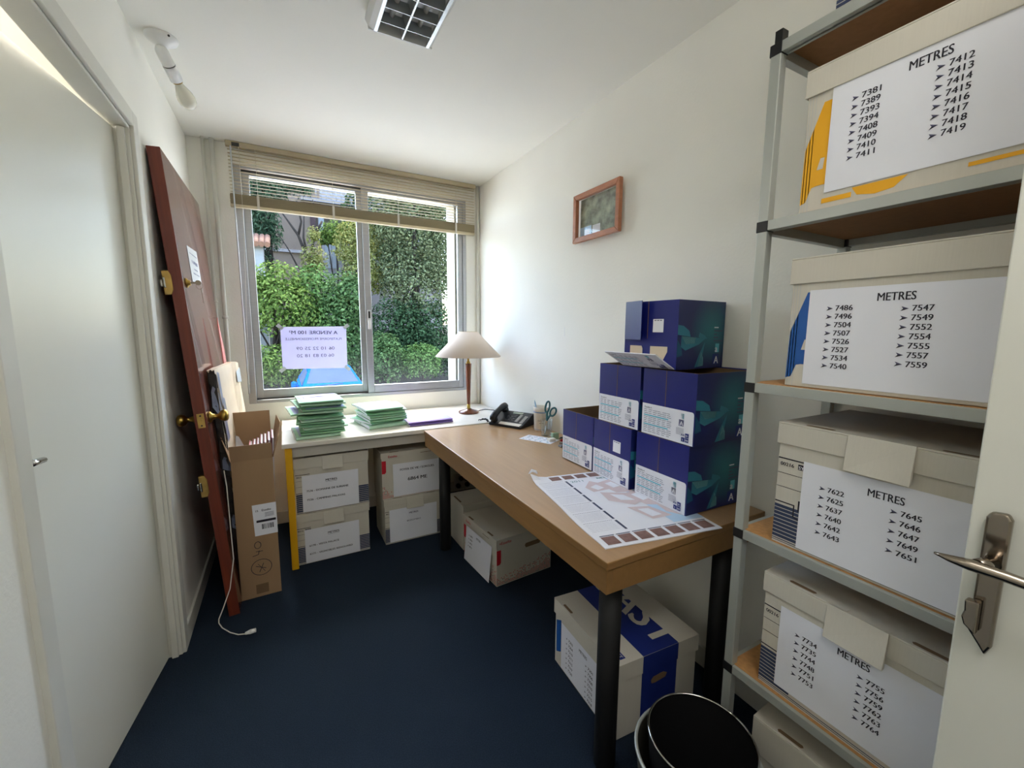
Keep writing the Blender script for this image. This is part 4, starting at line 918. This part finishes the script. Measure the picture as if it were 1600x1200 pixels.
archive('white archive box with a red dotted pattern under the desk', (.893, 2.268, .001), RB+R(4.5), .395, .372, .264, 'red', (.045, .205, .297, .20, ticks(['6901', '6904', '6910', '6913'], []), 0, .02), .046, 'archive boxes under the desk', False)
archive('plain white archive box behind the red-patterned one under the desk', (.905, 2.535, .001), RB+R(1), .225, .36, .292, 'plain', None, .012, 'archive boxes under the desk', False)
archive('white archive box with a blue band lettered FAST under the near end of the desk', (.918, 1.325, .001), RB-R(3.5), .398, .368, .278, 'fast', (.055, .202, .297, .195, ticks(['7202', '7204', '7210', '7211', '7215', '7219', '7220'], ['7301', '7306', '7308', '7310', '7312', '7315', '7318'])), .062, 'archive boxes under the desk', False)

# socket block with cables on the skirting behind the boxes
so_ = thing('power_strip', 'white power strip with black plugs low on the window wall under the table', 'power strip', (1.20, 3.232, .02))
bx(0, 0, 0, .22, .014, .13).build('strip_body', M['boxg'], so_, .003)
for x, z in ((.055, .095), (.03, .035), (.11, .035)): MB().tube((x, 0, z), (x, -.022, z), .02, .018, 14).build('plug', M['black'], so_)
MB().path([(.055, -.022, .095), (.09, -.05, .085), (.12, -.05, .06), (.16, -.03, .07), (.21, -.02, .1)], .004, 8).build('plug_cord', M['black'], so_)

# waste bins, one nested in the other
b2 = thing('waste_bin', 'metal mesh waste bin with a pale rim, the outer of the two nested', 'bin', (.842, .588, .001))
mb = MB().lathe([(.108, 0), (.110, .008), (.143, .322)], n=64, mi=0)
for z_, r_ in [(.04+i*.0125, .1105+(.04+i*.0125)*.1) for i in range(22)]: mb.lathe([(r_+.0005, z_), (r_+.0018, z_+.003), (r_+.001, z_+.006)], n=64)
mb.lathe([(0, .002), (.109, .002)], n=64).build('mesh_wall', M['mesh'], b2)
MB().path([(.1445*math.cos(t), .1445*math.sin(t), .325) for t in [i*2*PI/64 for i in range(65)]], .0045, 10).build('rim', M['shelfm'], b2)
b1 = thing('waste_bin', 'black waste bin with a thin chrome rim standing inside the mesh bin', 'bin', (.846, .583, .006))
MB().lathe([(0, .001), (.098, .001), (.1, .006), (.1225, .372), (.1215, .372), (.097, .008), (0, .006)], n=64).build('bin_wall', M['binin'], b1)
MB().path([(.1225*math.cos(t), .1225*math.sin(t), .374) for t in [i*2*PI/64 for i in range(65)]], .0028, 10).build('rim', M['chrome'], b1)

# ------------------------------------------------------------------ outdoors
GZ = -1.2
struct('ground', MB().box(-30, 3.52, GZ-.1, 40, 60, GZ), M['asph'])  # unseen paving, coloured pale to bounce sunlight up onto the ceiling
mb = MB(); NX, NY = 24, 16; vs = []
for j in range(NY+1):
    for i in range(NX+1):
        x = -14+i*38/NX; y = 15.6+j*14/NY; vs.append((x, y, GZ+.35+2.6*(j/NY)**1.1+.12*math.sin(i*1.7+j)))
mb.add(vs, [(j*(NX+1)+i, j*(NX+1)+i+1, (j+1)*(NX+1)+i+1, (j+1)*(NX+1)+i) for j in range(NY) for i in range(NX)], 0, True)
mb.add([(-14, 15.6, GZ), (24, 15.6, GZ)]+vs[:NX+1], [tuple([0, 1]+[2+i for i in range(NX, -1, -1)])], 0)
struct('terrain', mb, M['soil'])
def plant(name, label, cat, base, blobs, n, leaf, mat_, stems=(), group=None, droop=.0, seed=1, aspect=.55, inner=.55):
    r = random.Random(seed); t = thing(name, label, cat, base, 0, group)
    vol = [b[3]*b[4]+b[4]*b[5]+b[3]*b[5] for b in blobs]; tot = sum(vol); vs = []; fs = []
    for b, v in zip(blobs, vol):
        for _ in range(int(n*v/tot)):
            z = r.uniform(-.75, 1); a = r.uniform(0, 2*PI); q = math.sqrt(1-z*z); d = Vector((q*math.cos(a), q*math.sin(a), z))
            s = 1-(1-inner)*r.random()**1.7
            s *= 1+.16*math.sin(d.x*7+b[0]*3)*math.sin(d.z*6+b[2]*5)*math.sin(d.y*6+1)
            p = Vector((b[0]+d.x*b[3]*s, b[1]+d.y*b[4]*s, b[2]+d.z*b[5]*s))
            nn = (d+Vector((r.gauss(0, .55), r.gauss(0, .55), r.gauss(.35, .5)))).normalized()
            u = nn.orthogonal().normalized(); w_ = nn.cross(u); th = r.uniform(0, 2*PI); uu = u*math.cos(th)+w_*math.sin(th); ww = nn.cross(uu)
            L = leaf*r.uniform(.6, 1.3); W_ = L*aspect
            k = len(vs); fold = nn*(L*.12)
            vs += [p-uu*L*.5, p+ww*W_*.5+fold, p+uu*L*.5-Vector((0, 0, droop*L)), p-ww*W_*.5+fold]; fs += [(k, k+1, k+2), (k, k+2, k+3)]
    MB().add(vs, fs).build('crown', mat_, t)
    for s_ in stems: MB().path([Vector(p) for p in s_[0]], s_[1], 8).build(s_[2] if len(s_) > 2 else 'trunk', M['bark'], t)
    return t
def trunk(h, r, lean=0): return ([(0, 0, 0), (lean*.3, 0, h*.5), (lean, 0, h)], [r, r*.8, r*.5])
GH = 'clipped hedge bushes along the street'
GS = 'shrubs on the bank behind the hedge'
GT = 'trees on the bank'
def bank(y): return GZ+.35+2.6*max(0, (y-15.6)/14)**1.1
def veg(nm, lb, cat, Y, blobs, n, leaf, m_, g, seed, r_=.06, **k):
    """blobs: (x, z, rx, rz[, dy]) in world metres on the plane at distance Y"""
    x0 = sum(b[0] for b in blobs)/len(blobs); z0 = bank(Y) if Y > 15.6 else GZ
    bl = [(b[0]-x0, b[4] if len(b) > 4 else 0, b[1]-z0, b[2], min(b[2], 1.3)*.85, b[3]) for b in blobs]
    top = max(b[2] for b in bl)
    st = [([(0, 0, 0), (bl[0][0]*.3, 0, top*.45), (bl[0][0]*.8, 0, top*.9)], [r_, r_*.8, r_*.45])]
    for b in bl[:3]: st.append(([(0, 0, top*.25), (b[0]*.6, b[1], b[2]*.7), (b[0], b[1], b[2]+b[5]*.4)], [r_*.6, r_*.45, r_*.2], 'branch'))
    return plant(nm, lb, cat, (x0, Y, z0), bl, n, leaf, m_, st, g, seed=seed, **k)
veg('hedge_bush', 'bright lime-green clipped bush to the left of the blue car', 'bush', 16.9, [(-.1, -.05, .86, .86), (-.75, 0, .7, .8), (.45, -.2, .5, .7)], 3800, .11, M['lf_lime'], GH, 11)
veg('hedge_bush', 'rounded mid-green clipped bush seen beside the lamp shade', 'bush', 16.3, [(4.7, .04, .86, .78), (4.9, .1, .6, .7)], 3200, .10, M['lf_mid2'], GH, 12)
veg('hedge_bush', 'leafy mid-green bush just right of the window bar', 'bush', 16.4, [(3.27, .11, .7, 1.1), (3.5, .6, .5, .6)], 2800, .12, M['lf_mid'], GH, 13)
veg('hedge_bush', 'mid-green bush behind the car windscreen', 'bush', 17.2, [(1.75, -.1, 1.0, .9), (2.3, .5, .7, .7), (1.1, .2, .6, .8)], 3000, .13, M['lf_mid'], GH, 14)
veg('hedge_bush', 'dark bush at the far right of the hedge', 'bush', 16.9, [(6.0, .1, .8, 1.0), (7.0, .4, .9, 1.2)], 2800, .13, M['lf_dark'], GH, 15)
veg('laurel_shrub', 'bright green laurel at the left edge of the window', 'shrub', 18.4, [(-.08, 2.95, .85, .9), (.15, 2.0, 1.1, 1.15, -.3), (-1.2, 2.4, 1.0, 1.2)], 5200, .15, M['lf_lime'], GS, 21)
veg('laurel_shrub', 'mid-green laurel above the white sign', 'shrub', 18.8, [(1.22, 2.75, .9, 1.1), (1.7, 1.3, 1.1, 1.3, -.4), (.8, 1.5, .8, 1.0)], 5200, .15, M['lf_mid2'], GS, 22)
veg('laurel_shrub', 'large-leaved green shrub in the centre just left of the window bar', 'shrub', 18.0, [(2.2, 1.95, .9, 1.6), (2.6, 2.6, .6, .9)], 3800, .16, M['lf_mid'], GS, 23)
veg('laurel_shrub', 'dark green shrub low in the shade at the right', 'shrub', 18.2, [(4.0, 1.0, 1.1, 1.6), (5.8, .95, 1.15, 1.7), (4.9, 1.2, .9, 1.4), (4.9, .3, 1.6, 1.1)], 10500, .14, M['lf_dark'], GS, 24)
veg('olive_tree', 'tall silvery-leaved tree filling the right window pane', 'tree', 19.4, [(5.5, 5.75, 1.7, 1.6), (5.5, 3.1, 1.75, 1.85, -.4), (4.45, 5.9, 1.0, 1.3, .3), (4.6, 3.9, .9, 1.4), (6.4, 4.4, 1.0, 1.6), (5.3, 7.6, 1.5, 1.4), (4.2, 7.6, 1.0, 1.2), (6.6, 7.4, 1.1, 1.5)], 18000, .14, M['lf_olive'], GT, 31, .14)
veg('olive_tree', 'silvery tree at the right edge of the window behind the others', 'tree', 21.5, [(8.3, 4.5, 1.8, 2.2), (7.8, 8.0, 1.9, 2.0), (9.6, 5.5, 1.5, 1.8)], 6500, .17, M['lf_olive'], GT, 32, .14)
veg('light_tree', 'pale green tree in the upper part of the left pane by the window bar', 'tree', 20.2, [(2.86, 5.0, .75, 1.05), (3.25, 3.8, .9, 1.25, -.3), (3.5, 5.2, .7, 1.0)], 5200, .14, M['lf_yel'], GT, 33, .10)
veg('light_tree', 'small yellow-green tree in front of the beige house', 'tree', 21.0, [(1.42, 5.35, .32, .48), (1.41, 4.35, .6, .68), (1.2, 3.6, .4, .5)], 1500, .12, M['lf_yel'], GT, 34, .05, inner=.2)
veg('round_tree', 'dense rounded green tree against the house wall', 'tree', 22.6, [(2.5, 5.85, .72, .62), (2.1, 5.6, .4, .4), (3.0, 5.9, .6, .55)], 2800, .13, M['lf_lime'], GT, 35, .08)
veg('conifer', 'feathery blue-green conifer at the left edge of the window', 'tree', 22.4, [(-.5, 5.7, .75, 1.15), (-.25, 7.4, .8, .9), (-.9, 4.4, .7, .9), (.9, 7.75, .7, .5), (-1.4, 6.6, .9, 1.4), (-.4, 8.4, .6, .6), (1.0, 8.3, .9, .5)], 8500, .2, M['lf_con'], GT, 36, .10, aspect=.25, inner=.2, droop=.4)
veg('dark_tree', 'dark evergreen tree behind the right window pane', 'tree', 24.0, [(5.2, 5.2, 1.5, 2.4), (8.1, 5.9, 1.8, 3.2), (6.6, 6.4, 1.9, 2.8), (4.0, 7.0, 1.1, 1.8)], 9500, .2, M['lf_dark'], GT, 37, .16)
veg('dark_tree', 'dark evergreen tree beyond the left edge of the view', 'tree', 22.0, [(-4.5, 3.2, 2.0, 2.8), (-6.2, 2.6, 1.8, 2.4)], 4500, .2, M['lf_dark'], GT, 38, .16)
veg('laurel_shrub', 'green laurel hedge left of the window view', 'shrub', 17.6, [(-3.2, .8, 1.7, 1.5), (-5.0, .7, 1.5, 1.3)], 4200, .16, M['lf_lime'], GS, 25)
# bare branching tree in front of the house
bt = thing('bare_tree', 'leaning tree with dark bare branches in front of the beige house', 'tree', (1.55, 21.8, bank(21.8)), 0, GT)
MB().path([(0, 0, 0), (-.1, 0, 2.2), (-.35, 0, 4.2), (-.7, .1, 5.3), (-1.3, .1, 6.2)], [.13, .11, .085, .06, .03], 8).build('trunk', M['bark'], bt)
for q in ([(-.25, 0, 3.4), (-.8, 0, 3.9), (-1.1, .1, 4.6), (-1.5, .1, 5.3)], [(-.35, 0, 4.2), (-.5, 0, 5.2), (-.4, .1, 6.4)], [(-.7, .1, 5.3), (-.55, .1, 5.9), (-.7, .1, 6.8)], [(-.35, 0, 4.2), (.0, 0, 5.4), (.1, 0, 6.2), (-.05, 0, 6.9)], [(.0, 0, 5.4), (.3, 0, 6.0)]):
    MB().path(q, [.06, .045, .03, .018][:len(q)], 6).build('branch', M['bark'], bt)
# house on the slope
hs = thing('house', 'beige house with shutters and a balcony up the slope', 'house', (0, 26.0, 1.0))
bx(-1.6, 0, 0, 2.15, 4, 7.9).build('wall', M['house'], hs)
bx(2.15, -.5, 0, 3.1, 2, 5.05).build('side_wall', M['housew'], hs)
bx(2.0, 1.5, 0, 9.5, 7, 12.5).build('upper_wall', M['housew'], hs)
f_ = bx(1.62, -.04, 5.1, 2.0, .02, 6.3).build('window', M['shutter'], hs); bx(2.02, -.09, 5.1, 2.3, -.05, 6.3).build('shutter', M['shutterw'], f_)
f_ = bx(2.25, -.55, 3.6, 2.55, -.49, 4.8).build('window', M['shutterw'], hs); bx(2.58, -.57, 3.6, 2.8, -.51, 4.8).build('shutter', M['shutterw'], f_)
bl = bx(1.2, -.4, 7.05, 4.2, 1.5, 7.2).build('balcony', M['housew'], hs)
mb = MB().tube((1.2, -.36, 7.75), (4.2, -.36, 7.75), .03, n=8)
for i in range(13): mb.tube((1.2+i*.25, -.36, 7.2), (1.2+i*.25, -.36, 7.75), .018, n=6)
mb.build('railing', M['rail'], bl)
bx(-.9, -.12, 4.35, 1.5, .02, 4.5).build('ledge', M['housew'], hs)
ht = thing('garden_shed', 'small white shed with a clay tile roof at the left edge of the window', 'shed', (-1.86, 20.4, bank(20.4)-.1))
SH = 4.66-bank(20.4)+.1
bx(0, 0, 0, 1.34, 1.1, SH).build('wall', M['extw2'], ht)
mb = MB()
for i in range(9): mb.tube((-.1+i*.2, -.3, SH+.02), (-.1+i*.2, 1.2, SH+.6), .11, n=10)
mb.build('roof', M['tiles'], ht)

# blue car parked nose towards the building
car = thing('car', 'bright blue car parked in the street facing the window', 'car', (1.17, 11.6, GZ), 0)
# stations along y (front at y=0): (y, z_sill, z_belt, half width)
mb = MB()
sta = [(-.0, .34, .62, .70), (.10, .25, .74, .80), (.45, .22, .84, .86), (1.0, .22, .93, .88), (1.35, .22, .98, .89), (2.4, .22, .99, .89), (3.4, .22, 1.0, .87), (3.9, .26, .96, .82), (4.1, .36, .80, .74)]
vs = []; NS = 12
for y, zs, zb, hw in sta:
    ring = [(-hw*.92, zs), (-hw, zs+.12), (-hw, (zs+zb)/2), (-hw*.98, zb-.05), (-hw*.93, zb), (-hw*.45, zb+.035), (hw*.45, zb+.035), (hw*.93, zb), (hw*.98, zb-.05), (hw, (zs+zb)/2), (hw, zs+.12), (hw*.92, zs)]
    vs += [(x, y, z) for x, z in ring]
fs = [(j*NS+i, j*NS+(i+1) % NS, (j+1)*NS+(i+1) % NS, (j+1)*NS+i) for j in range(len(sta)-1) for i in range(NS)]
fs += [tuple(reversed(range(NS))), tuple((len(sta)-1)*NS+i for i in range(NS))]
mb.add(vs, fs, 0, True); mb.build('bodywork', M['carp'], car)
def loft(rings, m_, name, par, closed=True):
    n = len(rings[0]); mb = MB(); mb.add([v for r_ in rings for v in r_], [(j*n+i, j*n+(i+1) % n, (j+1)*n+(i+1) % n, (j+1)*n+i) for j in range(len(rings)-1) for i in range(n)]+[tuple(range(n)), tuple((len(rings)-1)*n+i for i in range(n))], 0); return mb.build(name, m_, par, .03, 3)
roof = loft([[(-.80, 1.05, .95), (.80, 1.05, .95), (.80, 3.9, .98), (-.80, 3.9, .98)], [(-.56, 1.85, 1.44), (.56, 1.85, 1.44), (.58, 3.3, 1.42), (-.58, 3.3, 1.42)], [(-.50, 2.0, 1.485), (.50, 2.0, 1.485), (.5, 3.1, 1.46), (-.5, 3.1, 1.46)]], M['carp'], 'cabin', car)
def quadplate(name, p, m_, par, off): 
    p = [Vector(v) for v in p]; n = (p[1]-p[0]).cross(p[3]-p[0]).normalized()*off
    return MB().hexa([v for v in p], [v+n for v in p]).build(name, m_, par)
quadplate('windscreen', [(-.70, 1.10, .985), (.70, 1.10, .985), (.51, 1.80, 1.42), (-.51, 1.80, 1.42)], M['carg'], car, .012)
for sx in (-1, 1): quadplate('side_window', [(sx*.80, 1.35, 1.0), (sx*.80, 3.4, 1.02), (sx*.60, 3.1, 1.38), (sx*.58, 1.95, 1.39)], M['carg'], car, -.012*sx)
for sx in (-1, 1):
    MB().lathe([(0, -.07), (.07, -.05), (.09, 0), (.07, .06), (0, .07)], (sx*.98, 1.25, 1.04), (sx, .2, .1), n=16).tube((sx*.86, 1.28, 1.0), (sx*.95, 1.26, 1.03), .025).build('wing_mirror', M['carp'], car)
    MB().lathe([(0, 0), (.10, .01), (.12, .05), (0, .06)], (sx*.6, .05, .66), (0, -1, .4), n=16).build('headlamp', M['carw'], car)
    for y in (.75, 3.3): MB().lathe([(0, -.09), (.3, -.1), (.33, -.06), (.33, .06), (.3, .1), (0, .09)], (sx*.80, y, .33), (1, 0, 0), n=28).build('wheel', M['tyre'], car)
mb = MB().box(-.03, 1.5, 1.20, .03, 1.56, 1.25); MB().path([(-.5, 1.095, .99), (-.1, 1.09, 1.01), (.25, 1.12, 1.03)], .008, 6).build('wiper', M['black'], car)
